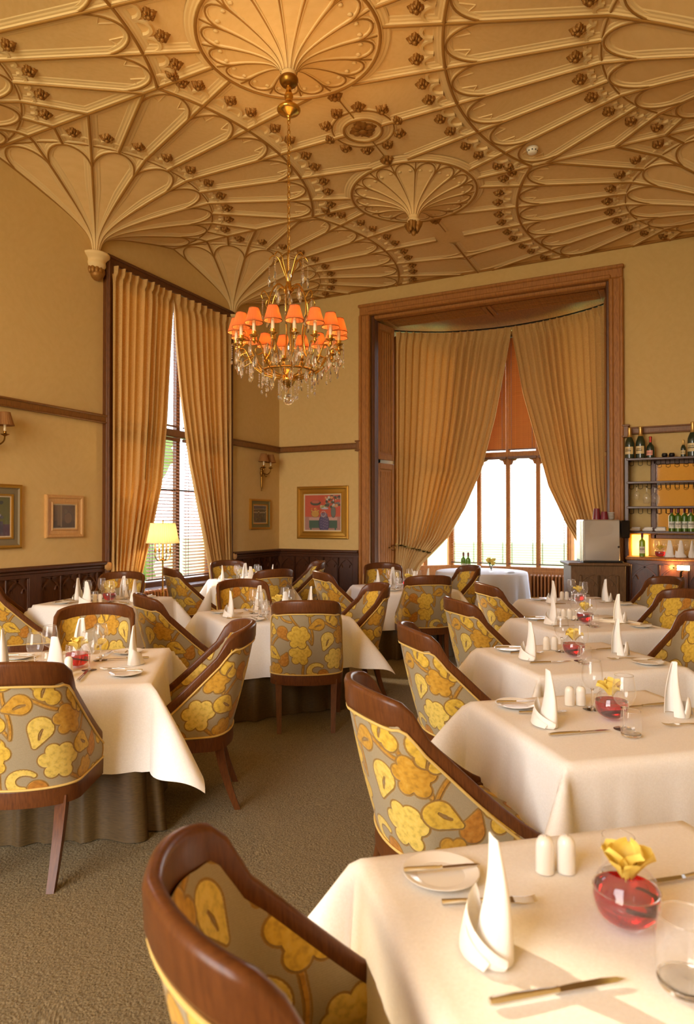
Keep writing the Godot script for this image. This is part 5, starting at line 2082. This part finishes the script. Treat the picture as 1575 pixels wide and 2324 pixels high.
func sconce(v: float, label: String) -> void:
	var o := thing("wall_sconce", label, "sconce", P(UL, v, 2.36), 0.0, "wall sconces")
	var mb := MB.new()
	mb.lathe(curve2([0.0, -0.33, 0.012, -0.32, 0.006, -0.29, 0.016, -0.25, 0.018, -0.1, 0.028, -0.03, 0.02, 0.02, 0.03, 0.05, 0.0, 0.08], 4), 12, Vector3(0.03, 0, 0))
	part("back_stem", mb, "old_brass", o)
	for s in [-1.0, 1.0]:
		mb = MB.new()
		mb.tube(curve([Vector3(0.03, -0.02, 0), Vector3(0.09, -0.05, s * 0.06), Vector3(0.13, -0.01, s * 0.1), Vector3(0.14, 0.05, s * 0.105)], 5), 0.008, 7)
		mb.tube(curve([Vector3(0.06, -0.04, s * 0.03), Vector3(0.07, -0.09, s * 0.06), Vector3(0.09, -0.07, s * 0.07)], 4), 0.006, 6)
		var arm := part("arm", mb, "old_brass", o)
		mb = MB.new()
		mb.lathe(curve2([0.0, 0.03, 0.012, 0.04, 0.04, 0.055, 0.042, 0.06, 0.016, 0.065, 0.016, 0.09, 0.0, 0.09], 3), 14, Vector3(0.14, 0, s * 0.105))
		part("drip_pan", mb, "old_brass", arm)
		mb = MB.new()
		mb.lathe(pv2([0.0, 0.085, 0.013, 0.085, 0.013, 0.17, 0.0, 0.17]), 12, Vector3(0.14, 0, s * 0.105))
		part("candle_tube", mb, "candle", arm)
		part("shade", shade_mesh(0.088, 0.05, 0.13, 24), "shade_brown", arm, Transform3D(Basis.IDENTITY, Vector3(0.14, 0.15, s * 0.105)))


func floor_lamp() -> void:
	var o := thing("floor_lamp", "brass floor lamp with a lit pleated cream shade before the tall window", "lamp", P(-5.8, 6.5, 0))
	var mb := MB.new()
	mb.lathe(curve2([0.0, 0.0, 0.15, 0.0, 0.155, 0.015, 0.12, 0.03, 0.05, 0.045, 0.025, 0.07, 0.016, 0.12, 0.0, 0.12], 4), 26)
	part("base", mb, "old_brass", o)
	mb = MB.new()
	mb.lathe(curve2([0.0, 0.1, 0.012, 0.1, 0.011, 0.6, 0.02, 0.64, 0.011, 0.68, 0.011, 1.02, 0.025, 1.05, 0.012, 1.09, 0.012, 1.3, 0.0, 1.3], 3), 14)
	part("pole", mb, "brass", o)
	for k in 4:
		var d := Vector3(cos(PI / 2 * k + 0.4), 0, sin(PI / 2 * k + 0.4))
		mb = MB.new()
		mb.tube(curve([d * 0.012 + Vector3(0, 1.06, 0), d * 0.06 + Vector3(0, 1.04, 0), d * 0.1 + Vector3(0, 1.09, 0), d * 0.1 + Vector3(0, 1.15, 0)], 5), 0.006, 7)
		mb.lathe(pv2([0.0, 1.14, 0.022, 1.15, 0.01, 1.16, 0.012, 1.19, 0.0, 1.19]), 10, d * 0.1)
		var ca := part("candle_arm", mb, "brass", o)
		mb = MB.new()
		mb.lathe(pv2([0.0, 1.185, 0.01, 1.185, 0.01, 1.26, 0.0, 1.26]), 10, d * 0.1)
		part("candle_tube", mb, "candle", ca)
	part("pleated_shade", shade_mesh(0.2, 0.15, 0.25, 44), "shade_cream", o, Transform3D(Basis.IDENTITY, Vector3(0, 1.26, 0)))
	mb = MB.new()
	mb.ball(Vector3(0, 1.38, 0), Vector3(0.035, 0.045, 0.035), 12, 8)
	part("bulb", mb, "lamp_bulb", o)
	mb = MB.new()
	mb.lathe(pv2([0.0, 1.5, 0.012, 1.5, 0.008, 1.52, 0.014, 1.535, 0.0, 1.55]), 10)
	mb.tube(PackedVector3Array([Vector3(-0.15, 1.505, 0), Vector3(0.15, 1.505, 0)]), 0.003, 5)
	part("finial", mb, "brass", o)
	bulb_light(o, Vector3(0, 1.38, 0), c8(255, 214, 150), 0.3, 0.03)


func framed(tf: Transform3D, w: float, h: float, fw: float, m: String, inner: String, art: String, label: String, mount := 0.0) -> void:
	# hangs on the wall with its back at the local z = 0
	var o := thing("framed_painting", label, "painting")
	o.transform = tf
	var prof := pv2([0.0, 0.0, 0.0, 0.028, fw * 0.12, 0.036, fw * 0.3, 0.034, fw * 0.42, 0.022, fw * 0.78, 0.018, fw * 0.86, 0.026, fw, 0.024, fw, 0.004])
	var c := [Vector2(-w / 2, -h / 2), Vector2(w / 2, -h / 2), Vector2(w / 2, h / 2), Vector2(-w / 2, h / 2)]
	var gold := MB.new()
	var body := MB.new()
	for k in 4:
		var a: Vector2 = c[k]
		var b: Vector2 = c[(k + 1) % 4]
		var t := (b - a).normalized()
		var nn := Vector2(-t.y, t.x)
		for q in prof.size() - 1:
			var p0 := prof[q]
			var p1 := prof[q + 1]
			var tgt := gold if q < 3 or q > 5 else body
			var f := func(e: Vector2, s: float, pp: Vector2) -> Vector3:
				var z := e + nn * pp.x + t * s * pp.x
				return Vector3(z.x, z.y, pp.y)
			tgt.quad(f.call(a, 1, p0), f.call(b, -1, p0), f.call(b, -1, p1), f.call(a, 1, p1))
	put("frame", made([gold, inner, body, m]), o)
	var iw := w - 2 * fw
	var ih := h - 2 * fw
	if mount > 0:
		var mm := MB.new()
		mm.box(Vector3(0, 0, 0.006), Vector3(iw, ih, 0.004))
		part("mount", mm, "mount", o)
	var mb := MB.new()
	var x := iw / 2 - mount
	var y := ih / 2 - mount
	mb.quad(Vector3(-x, -y, 0.0095), Vector3(x, -y, 0.0095), Vector3(x, y, 0.0095), Vector3(-x, y, 0.0095), Vector2(0, 1), Vector2(1, 1), Vector2(1, 0), Vector2(0, 0))
	part("canvas", mb, art, o)
	mb = MB.new()
	mb.quad(Vector3(-iw / 2, -ih / 2, 0.013), Vector3(iw / 2, -ih / 2, 0.013), Vector3(iw / 2, ih / 2, 0.013), Vector3(-iw / 2, ih / 2, 0.013))
	part("glazing", mb, "glass", o)


func pictures() -> void:
	var left := Basis(Vector3.UP, PI / 2)
	framed(Transform3D(left, P(UL, 4.52, 1.585)), 0.6, 0.67, 0.12, "grey_frame", "gold_frame", "painting_flowers", "green and violet flower painting in a grey and gold frame", 0.015)
	framed(Transform3D(left, P(UL, 5.375, 1.59)), 0.52, 0.48, 0.10, "pine", "pine", "painting_interior", "small brown painting in a square pale wood frame", 0.012)
	framed(Transform3D(left, P(UL, 9.33, 1.645)), 0.6, 0.5, 0.10, "green_frame", "gold_frame", "painting_landscape", "small dark landscape in a green and gold frame below the sconce", 0.012)
	framed(Transform3D(Basis.IDENTITY, P(-5.385, VB, 1.675)), 0.98, 0.89, 0.13, "gold_frame", "gold_frame", "painting_still_life", "red still life with fruit basket and flowers in a wide gold frame", 0.02)


func bottle(kind: int) -> Node3D:
	var o := Node3D.new()
	var mb := MB.new()
	if kind == 0:      # champagne
		mb.lathe(curve2([0.0, 0.0, 0.042, 0.0, 0.044, 0.01, 0.044, 0.14, 0.038, 0.18, 0.02, 0.225, 0.0145, 0.25, 0.0145, 0.31, 0.0, 0.312], 3), 20)
		part("bottle_glass", mb, "champagne_glass", o)
		mb = MB.new()
		mb.lathe(curve2([0.0235, 0.22, 0.0175, 0.245, 0.0165, 0.295, 0.0185, 0.3, 0.0185, 0.312, 0.012, 0.318, 0.0, 0.319], 3), 16)
		part("foil", mb, "gold_foil", o)
		mb = MB.new()
		label_patch(mb, 0.0446, 0.045, 0.12, 1.2)
		part("label", mb, "gold_label", o)
		mb = MB.new()
		label_patch(mb, 0.0451, 0.075, 0.082, 0.7)
		label_patch(mb, 0.0451, 0.092, 0.097, 0.5)
		part("label_print", mb, "dark_metal", o)
	elif kind == 1:      # pink label, red foil, bulging
		mb.lathe(curve2([0.0, 0.0, 0.04, 0.0, 0.043, 0.01, 0.043, 0.1, 0.036, 0.135, 0.018, 0.16, 0.014, 0.18, 0.014, 0.24, 0.0, 0.242], 3), 20)
		part("bottle_glass", mb, "champagne_glass", o)
		mb = MB.new()
		mb.lathe(curve2([0.0155, 0.178, 0.0155, 0.225, 0.017, 0.23, 0.016, 0.243, 0.0, 0.245], 3), 14)
		part("foil", mb, "red_foil", o)
		mb = MB.new()
		label_patch(mb, 0.0436, 0.03, 0.085, 0.9)
		part("label", mb, "pink_label", o)
		mb = MB.new()
		label_patch(mb, 0.0441, 0.054, 0.06, 0.5)
		part("label_print", mb, "burgundy", o)
	else:      # wine
		mb.lathe(curve2([0.0, 0.0, 0.036, 0.0, 0.038, 0.01, 0.038, 0.18, 0.03, 0.21, 0.014, 0.23, 0.0135, 0.3, 0.0, 0.302], 3), 18)
		part("bottle_glass", mb, "wine_glass_green", o)
		mb = MB.new()
		mb.lathe(curve2([0.0148, 0.245, 0.0148, 0.3, 0.0, 0.3035], 3), 14)
		part("foil", mb, "burgundy", o)
		mb = MB.new()
		label_patch(mb, 0.0386, 0.04, 0.13, 1.3)
		part("label", mb, "white_label", o)
		mb = MB.new()
		label_patch(mb, 0.0391, 0.09, 0.1, 0.8)
		label_patch(mb, 0.0391, 0.07, 0.075, 0.6)
		part("label_print", mb, "dark_metal", o)
	return o


func label_patch(mb: MB, r: float, lo: float, hi: float, half: float) -> void:
	var p := PackedVector3Array()
	for i in 11:
		var a := lerpf(-half, half, i / 10.0)
		for h in [lo, hi]:
			p.append(Vector3(r * sin(a), h, r * cos(a)))
	mb.grid(p, 11, 2)


func radiator(at: Vector3, turn: float, n: int, label: String) -> void:
	var o := thing("radiator", label, "radiator", at, turn)
	for k in n:
		var mb := MB.new()
		var x := (k - (n - 1) / 2.0) * 0.058
		for z in [-0.045, 0.045]:
			mb.tube(PackedVector3Array([Vector3(x, 0.09, z), Vector3(x, 0.12, z), Vector3(x, 0.58, z), Vector3(x, 0.61, z)]), [0.018, 0.022, 0.022, 0.018], 8)
		mb.ball(Vector3(x, 0.61, 0), Vector3(0.024, 0.03, 0.068), 10, 6)
		mb.ball(Vector3(x, 0.1, 0), Vector3(0.024, 0.03, 0.068), 10, 6)
		if k == 0 or k == n - 1:
			mb.cbox(Vector3(x, 0.045, 0), Vector3(0.03, 0.09, 0.11), 0.006)
		part("column", mb, "radiator", o)


func bay_table() -> void:
	var c := P(-2.82, 10.5, 0)
	var o := thing("round_table", "round table under a floor-length white cloth in the bay", "table", c)
	var mb := MB.new()
	mb.lathe(pv2([0.0, 0.70, 0.7, 0.70, 0.7, 0.725, 0.0, 0.725]), 36, Vector3.ZERO, Basis.IDENTITY, true)
	part("table_top", mb, "wainscot_wood", o)
	mb = MB.new()
	mb.lathe(curve2([0.0, 0.0, 0.26, 0.0, 0.26, 0.03, 0.06, 0.08, 0.05, 0.5, 0.08, 0.69, 0.0, 0.695], 4), 16)
	part("pedestal", mb, "wainscot_wood", o)
	mb = MB.new()
	var p := PackedVector3Array()
	for i in 145:
		var a := -TAU * (i % 144) / 144
		for j in 12:
			var q: Array = [[0.0, 0.738], [0.35, 0.738], [0.69, 0.738], [0.712, 0.73], [0.722, 0.70], [0.73, 0.6], [0.74, 0.5], [0.75, 0.4], [0.76, 0.3], [0.77, 0.2], [0.775, 0.1], [0.78, 0.02]][j]
			var d := clampf((0.72 - q[1]) / 0.7, 0, 1)
			var w: float = q[0] + d * (0.05 * sin(a * 11) + 0.02 * sin(a * 23 + 1.0))
			p.append(Vector3(w * cos(a), q[1], w * sin(a)))
	mb.grid(p, 145, 12, PackedVector2Array(), true, true)
	tag(part("tablecloth", mb, "linen", self, Transform3D(Basis.IDENTITY, c)), "white cloth falling to the floor round the table in the bay", "tablecloth", "white tablecloths")
	tmpl.wine_bottle = bottle(2)
	for k in 2:
		place(tmpl.wine_bottle, "wine_bottle", "green wine bottle with a white label on the bay table, " + ["beside the curtain", "beside its twin"][k], "bottle", P(-3.02 + k * 0.085, 10.2 - 0.03 * k, 0.741), 0.4, "wine bottles on the bay table")
	o = thing("bottle_coaster", "small silver coaster below the wine bottles on the bay table", "coaster", P(-2.9, 10.13, 0.741))
	mb = MB.new()
	mb.lathe(pv2([0.0, 0.0, 0.05, 0.0, 0.052, 0.03, 0.049, 0.03, 0.047, 0.004, 0.0, 0.004]), 20)
	part("dish", mb, "steel", o)
	o = thing("flower_vase", "small glass of yellow roses on the bay table", "vase", P(-2.62, 10.35, 0.741))
	mb = MB.new()
	mb.lathe(curve2([0.0, 0.0, 0.025, 0.0, 0.028, 0.01, 0.02, 0.05, 0.026, 0.1], 4), 16)
	part("glass", mb, "glass", o)
	for k in 9:
		mb = MB.new()
		var q := Vector3(rng.randf_range(-0.06, 0.06), rng.randf_range(0.13, 0.2), rng.randf_range(-0.05, 0.05))
		mb.ball(q, Vector3(0.028, 0.024, 0.028), 10, 7)
		for e in 3:
			mb.lathe(pv2([0.012, -0.012, 0.026, 0.0, 0.03, 0.014]), 9, q + Vector3(0, 0.004 * e, 0), Basis(Vector3.UP, e))
		part("rose", mb, "petal", o)
		mb = MB.new()
		mb.tube(PackedVector3Array([Vector3(0, 0.02, 0), q]), 0.003, 5)
		mb.ball(q * 0.8 + Vector3(0.02, 0, 0.01), Vector3(0.022, 0.006, 0.013), 7, 4)
		part("stem", mb, "leaf_green", o)
	place(tmpl.plate, "side_plate", "white plate lying on the bay table", "plate", P(-2.3, 10.3, 0.741))


func bar_corner() -> void:
	# carved cabinet with the coffee machine
	var yaw := 0.33
	var o := thing("carved_cabinet", "low oak cabinet with carved gothic arches below the coffee machine", "cabinet", P(-0.98, 9.12, 0), yaw)
	var mb := MB.new()
	mb.cbox(Vector3(0, 0.5, 0), Vector3(0.66, 0.96, 0.5), 0.008)
	part("body", mb, "cabinet_wood", o)
	mb = MB.new()
	mb.cbox(Vector3(0, 0.995, 0), Vector3(0.74, 0.035, 0.58), 0.01)
	part("top", mb, "cabinet_wood", o)
	for s in [0, 1]:
		var ar := arch_panel(0.22, 0.12, 0.86)
		part("arched_panel", ar, "cabinet_wood", o, Transform3D(Basis.IDENTITY, Vector3(-0.22 + s * 0.22, 0, 0.25)))
	var m := thing("coffee_machine", "boxy brushed steel coffee machine on the carved cabinet", "coffee machine", P(-0.93, 9.1, 1.014), yaw)
	mb = MB.new()
	mb.cbox(Vector3(0, 0.28, 0), Vector3(0.44, 0.52, 0.42), 0.012)
	part("casing", mb, "brushed_steel", m)
	mb = MB.new()
	var wv := PackedVector3Array()      # bowed front panel
	for i in 13:
		for j in 7:
			var x := lerpf(-0.2, 0.21, i / 12.0)
			wv.append(Vector3(x, lerpf(0.04, 0.52, j / 6.0), 0.216 + 0.012 * sin(j * 0.9 + 0.4) * cos(x * 7)))
	mb.grid(wv, 13, 7)
	part("front_panel", mb, "brushed_steel", m)
	mb = MB.new()
	for x in [-0.225, -0.25]:
		mb.tube(PackedVector3Array([Vector3(x, 0.02, 0.2), Vector3(x, 0.52, 0.2)]), 0.009, 8)
	part("pipe", mb, "steel", m)
	mb = MB.new()
	mb.cbox(Vector3(0.29, 0.42, 0.05), Vector3(0.1, 0.22, 0.3), 0.008)
	part("brew_head", mb, "dark_metal", m)
	mb = MB.new()
	mb.lathe(pv2([0.0, 0.0, 0.012, 0.0, 0.012, 0.006, 0.0, 0.008]), 14, Vector3(0.2, 0.2, 0.226), Basis(Vector3.RIGHT, PI / 2))
	part("button", mb, "black", m)
	mb = MB.new()
	mb.cbox(Vector3(0.02, 0.012, 0), Vector3(0.48, 0.024, 0.4), 0.004)
	part("foot", mb, "black", m)
	var bs := Basis(Vector3.UP, yaw)
	var top := P(-0.93, 9.1, 1.556)
	var spots := [[-0.02, 0.05, 0.14], [0.06, 0.1, 0.1]]
	for k in 2:
		var cp := thing("paper_cup", ["tall burgundy cup on the coffee machine", "short burgundy cup on the coffee machine"][k], "cup", top + bs * Vector3(spots[k][0], 0, spots[k][1]))
		mb = MB.new()
		mb.lathe(pv2([0.0, 0.0, 0.05, 0.0, 0.035, spots[k][2], 0.0, spots[k][2]]), 18, Vector3.ZERO, Basis.IDENTITY, true)
		part("cup", mb, "burgundy", cp)
	var st := thing("saucer_stack", "stack of pale saucers on the coffee machine", "saucers", top + bs * Vector3(0.15, 0, 0.0))
	for k in 5:
		mb = MB.new()
		mb.lathe(pv2([0.0, 0.0, 0.035, 0.0, 0.062, 0.014, 0.06, 0.017, 0.034, 0.005, 0.0, 0.005]), 20, Vector3(0, k * 0.019, 0))
		part("saucer", mb, "ceramic", st)
	# back bar against the wall
	var b := thing("back_bar", "dark wood back bar with glass shelves, a mirror and a panelled counter", "bar", Vector3.ZERO)
	var U0 := -0.62
	var U1 := UR - 0.02
	var mid := (U0 + U1) / 2
	var w := U1 - U0
	for u in [U0, U1 - 0.02]:
		mb = MB.new()
		mb.cbox(P(u, VB - 0.16, 1.72), Vector3(0.05, 1.32, 0.28), 0.006)
		part("upright", mb, "wainscot_wood", b)
	for h in [2.37, 2.06, 1.73, 1.4]:
		mb = MB.new()
		mb.cbox(P(mid, VB - 0.16, h - 0.015), Vector3(w, 0.03, 0.3), 0.005)
		part("shelf", mb, "wainscot_wood", b)
		if h < 1.5:
			continue
		mb = MB.new()      # wire rack for glasses below the shelf
		for k in 13:
			var u := U0 + 0.06 + k * (w - 0.12) / 12
			mb.tube(PackedVector3Array([P(u - 0.025, VB - 0.26, h - 0.03), P(u - 0.025, VB - 0.26, h - 0.09), P(u, VB - 0.26, h - 0.1), P(u + 0.025, VB - 0.26, h - 0.09), P(u + 0.025, VB - 0.26, h - 0.03)]), 0.004, 5)
		part("glass_rack", mb, "dark_metal", b)
	mb = MB.new()
	mb.box(P(mid + 0.14, VB - 0.02, 1.85), Vector3(w - 0.36, 1.0, 0.012))
	part("mirror", mb, "mirror", b)
	for q in [[mid + 0.14 - (w - 0.36) / 2, 1.85, 0.07, 1.1], [mid + 0.14, 2.33, w - 0.36, 0.07], [mid + 0.14, 1.33, w - 0.36, 0.06]]:
		mb = MB.new()
		mb.cbox(P(q[0], VB - 0.035, q[1]), Vector3(q[2], q[3], 0.035), 0.008)
		part("mirror_frame", mb, "frame_wood", b)
	mb = MB.new()
	mb.cbox(P(mid, VB - 0.3, 1.055), Vector3(w, 0.035, 0.58), 0.008)
	part("counter_top", mb, "bay_wood", b)
	mb = MB.new()
	mb.cbox(P(mid, VB - 0.27, 0.52), Vector3(w - 0.02, 1.03, 0.46), 0.008)
	part("counter_body", mb, "wainscot_wood", b)
	for k in 4:
		part("arched_panel", arch_panel(0.33, 0.2, 0.98), "wainscot_wood", b, Transform3D(Basis.IDENTITY, P(U0 + 0.06 + k * 0.335, VB - 0.5, 0)))
	tmpl.champagne = bottle(0)
	tmpl.pink = bottle(1)
	var tops := [[-0.585, 0, 1.35, "dark champagne bottle with a copper neck at the curtain end of the bar's top shelf"], [-0.45, 0, 1.38, "champagne bottle with a gold label second from the curtain on the top shelf"], [-0.33, 1, 1.2, "squat bottle with a pink label and red neck on the bar's top shelf"], [0.06, 0, 0.72, "small half bottle on the bar's top shelf"], [0.17, 0, 1.45, "large gold-labelled champagne bottle beside the half bottle on the top shelf"]]
	for q in tops:
		var bt := place(tmpl.pink if q[1] == 1 else tmpl.champagne, "champagne_bottle", q[3], "bottle", P(q[0], VB - 0.2, 2.371), -0.35, "bottles on the top shelf of the bar")
		bt.scale = Vector3.ONE * (q[2] as float) * 0.98
	for k in 2:
		var g := thing("black_cup", "small black glass cup on the bar's top shelf", "cup", P(-0.16 + k * 0.085, VB - 0.2, 2.371), 0.0, "black cups")
		mb = MB.new()
		mb.lathe(curve2([0.0, 0.0, 0.022, 0.0, 0.034, 0.02, 0.036, 0.035, 0.03, 0.055, 0.028, 0.055, 0.03, 0.03, 0.0, 0.01], 3), 16)
		part("cup", mb, "black", g)
	for k in 3:
		var g := place(tmpl.wine, "hanging_glass", ["small glass hanging upside down below the bar's second shelf", "wine glass hanging upside down below the bar's second shelf", "wine glass hanging upside down below the bar's second shelf"][k], "glass", P(-0.5 + [0.0, 0.12, 0.22][k], VB - 0.24 + 0.02 * k, 2.0), 0.0, "hanging glasses")
		g.rotation = Vector3(PI, 0, 0)
		g.scale = Vector3.ONE * (0.85 if k == 0 else 1.1)
	for k in 12:
		place(tmpl.wine_bottle, "wine_bottle", "green wine bottle standing on the bar's lowest shelf", "bottle", P(-0.08 + k * 0.075, VB - 0.15 - 0.05 * (k % 2), 1.401), 0.0, "wine bottles on the bar")
	for k in 3:
		var cl := thing("folded_cloth", "folded white bar cloth on the bar's lowest shelf", "cloth", P(-0.52 + k * 0.15, VB - 0.23, 1.401), 0.1 * k, "folded cloths")
		mb = MB.new()
		mb.cbox(Vector3(0, 0.018, 0), Vector3(0.13, 0.036, 0.1), 0.014)
		mb.cbox(Vector3(0.01, 0.045, 0), Vector3(0.11, 0.02, 0.09), 0.009)
		part("fold", mb, "linen", cl)
	var lp := thing("display_lamp", "lit amber display panel on the bar counter behind the coffee machine", "lamp", P(-0.46, VB - 0.2, 1.074))
	mb = MB.new()
	mb.cbox(Vector3(0, 0.14, 0), Vector3(0.2, 0.28, 0.05), 0.006)
	part("lit_panel", mb, "lit_panel", lp)
	mb = MB.new()
	mb.cbox(Vector3(-0.13, 0.14, 0), Vector3(0.05, 0.29, 0.07), 0.006)
	mb.cbox(Vector3(0, 0.29, 0), Vector3(0.24, 0.02, 0.07), 0.006)
	part("surround", mb, "yellow_plastic", lp)
	bulb_light(lp, Vector3(0.02, 0.14, 0.08), c8(255, 196, 110), 0.06, 0.05)
	place(tmpl.wine_bottle, "wine_bottle", "green bottle standing before the lit amber panel on the bar counter", "bottle", P(-0.43, VB - 0.35, 1.074))
	# glasses, napkins and bowl added for the table settings reflected in the mirror
	for k in 8:
		place(tmpl.wine, "wine_glass", "clear wine glass on the bar counter, added for a reflected table setting", "glass", P(-0.26 + 0.085 * k, VB - 0.3 + 0.09 * (k % 2), 1.074), 0.0, "glasses on the bar counter")
	for k in 5:
		place(tmpl.napkin, "napkin", "pointed white napkin on the bar counter, added for a reflected table setting", "napkin", P(-0.11 + 0.13 * k, VB - 0.46, 1.074), 0.5 * k, "napkins on the bar counter")
	place(tmpl.bowl, "flower_bowl", "red flower bowl on the bar counter, added for a reflected table setting", "bowl", P(-0.215, VB - 0.5, 1.074))
	lp = thing("counter_lamp", "small lit lamp on a dark bracket at the front of the bar counter", "lamp", P(0.02, VB - 0.53, 0.86))
	mb = MB.new()
	mb.tube(curve([Vector3(0, -0.25, 0), Vector3(0, 0, 0.03), Vector3(0.02, 0.06, 0.06), Vector3(0.06, 0.09, 0.06)], 5), 0.012, 7)
	part("bracket", mb, "dark_metal", lp)
	mb = MB.new()
	mb.lathe(pv2([0.0, 0.0, 0.03, 0.0, 0.03, 0.14, 0.0, 0.14]), 14, Vector3(-0.04, 0.09, 0.06), Basis(Vector3.FORWARD, PI / 2))
	part("lamp_tube", mb, "lamp_bulb", lp)
	bulb_light(lp, Vector3(-0.1, 0.09, 0.06), c8(255, 180, 90), 0.1, 0.03)


func small_fittings() -> void:
	var o := thing("smoke_detector", "round white smoke detector between the ceiling ribs", "smoke detector", P(-1.31, 6.88, HC))
	var mb := MB.new()
	mb.lathe(curve2([0.0, -0.065, 0.03, -0.064, 0.045, -0.055, 0.05, -0.04, 0.055, -0.03, 0.056, -0.004, 0.0, -0.002], 3), 22)
	part("housing", mb, "white_plastic", o)
	for k in 9:
		mb = MB.new()
		var a := TAU * k / 9
		mb.box(Vector3(cos(a) * 0.05, -0.04, sin(a) * 0.05), Vector3(0.004, 0.016, 0.012), Basis(Vector3.UP, -a))
		part("vent_slot", mb, "black", o)
	radiator(P(-1.9, 11.45, 0), 0.0, 12, "column radiator below the bay window behind the white-clothed table")
	radiator(P(UL + 0.1, 6.95, 0), PI / 2, 16, "column radiator below the tall left window")
	sconce(9.35, "brass twin wall sconce with brown shades above the small dark landscape")
	sconce(4.42, "brass twin wall sconce with brown shades above the green and violet flower painting")


func _ready() -> void:
	rng.seed = 7
	# camera: level, turned 26.4 degrees to the left of the left wall
	var cam := Camera3D.new()
	cam.name = "camera"
	add_child(cam)
	cam.position = Vector3(0, 1.55, 0)
	cam.rotation_degrees = Vector3(0.68, 26.36, 0)
	cam.near = 0.05
	cam.far = 300.0
	var at := CameraAttributesPhysical.new()
	at.frustum_focal_length = 23.53
	at.frustum_focus_distance = 4.2
	at.exposure_aperture = 3.5
	cam.attributes = at
	cam.fov = 74.85
	cam.current = true
	# sky, sun, exposure
	var env := Environment.new()
	env.background_mode = Environment.BG_SKY
	var sm := ProceduralSkyMaterial.new()
	sm.sky_top_color = Color(0.80, 0.88, 1.0)
	sm.sky_horizon_color = Color(1.0, 0.98, 0.94)
	sm.ground_bottom_color = Color(0.6, 0.62, 0.5)
	sm.ground_horizon_color = Color(0.9, 0.9, 0.82)
	sm.sky_energy_multiplier = 1.0
	sm.ground_energy_multiplier = 1.0
	sm.sun_angle_max = 1.0
	env.sky = Sky.new()
	env.sky.sky_material = sm
	env.background_energy_multiplier = 9.0
	env.tonemap_mode = Environment.TONE_MAPPER_LINEAR
	env.tonemap_exposure = 1.14
	env.sdfgi_enabled = true
	env.ssao_enabled = true
	env.ssil_enabled = true
	var we := WorldEnvironment.new()
	we.name = "world"
	we.environment = env
	add_child(we)
	var sun := DirectionalLight3D.new()
	sun.name = "sun"
	add_child(sun)
	sun.look_at_from_position(Vector3.ZERO, Vector3(0.97, -0.49, 0.24), Vector3.UP)
	sun.light_color = c8(255, 232, 196)
	sun.light_energy = 1.5
	sun.light_angular_distance = 1.2
	sun.shadow_enabled = true
	# added fill behind the camera, in place of a strobe, at the added window
	for q in [[P(-2.6, VF - 0.1, 2.7), 0.0, Vector2(3.8, 4.2), 35.0]]:
		var l := AreaLight3D.new()
		l.name = "added_front_fill"
		add_child(l, true)
		l.position = q[0]
		l.rotation.y = q[1]
		l.area_size = q[2]
		l.light_energy = q[3]
		l.light_color = c8(255, 239, 216)
		l.shadow_enabled = true
	materials()
	shell()
	ceiling()
	windows()
	dining()
	bay_table()
	chandelier()
	floor_lamp()
	pictures()
	bar_corner()
	small_fittings()
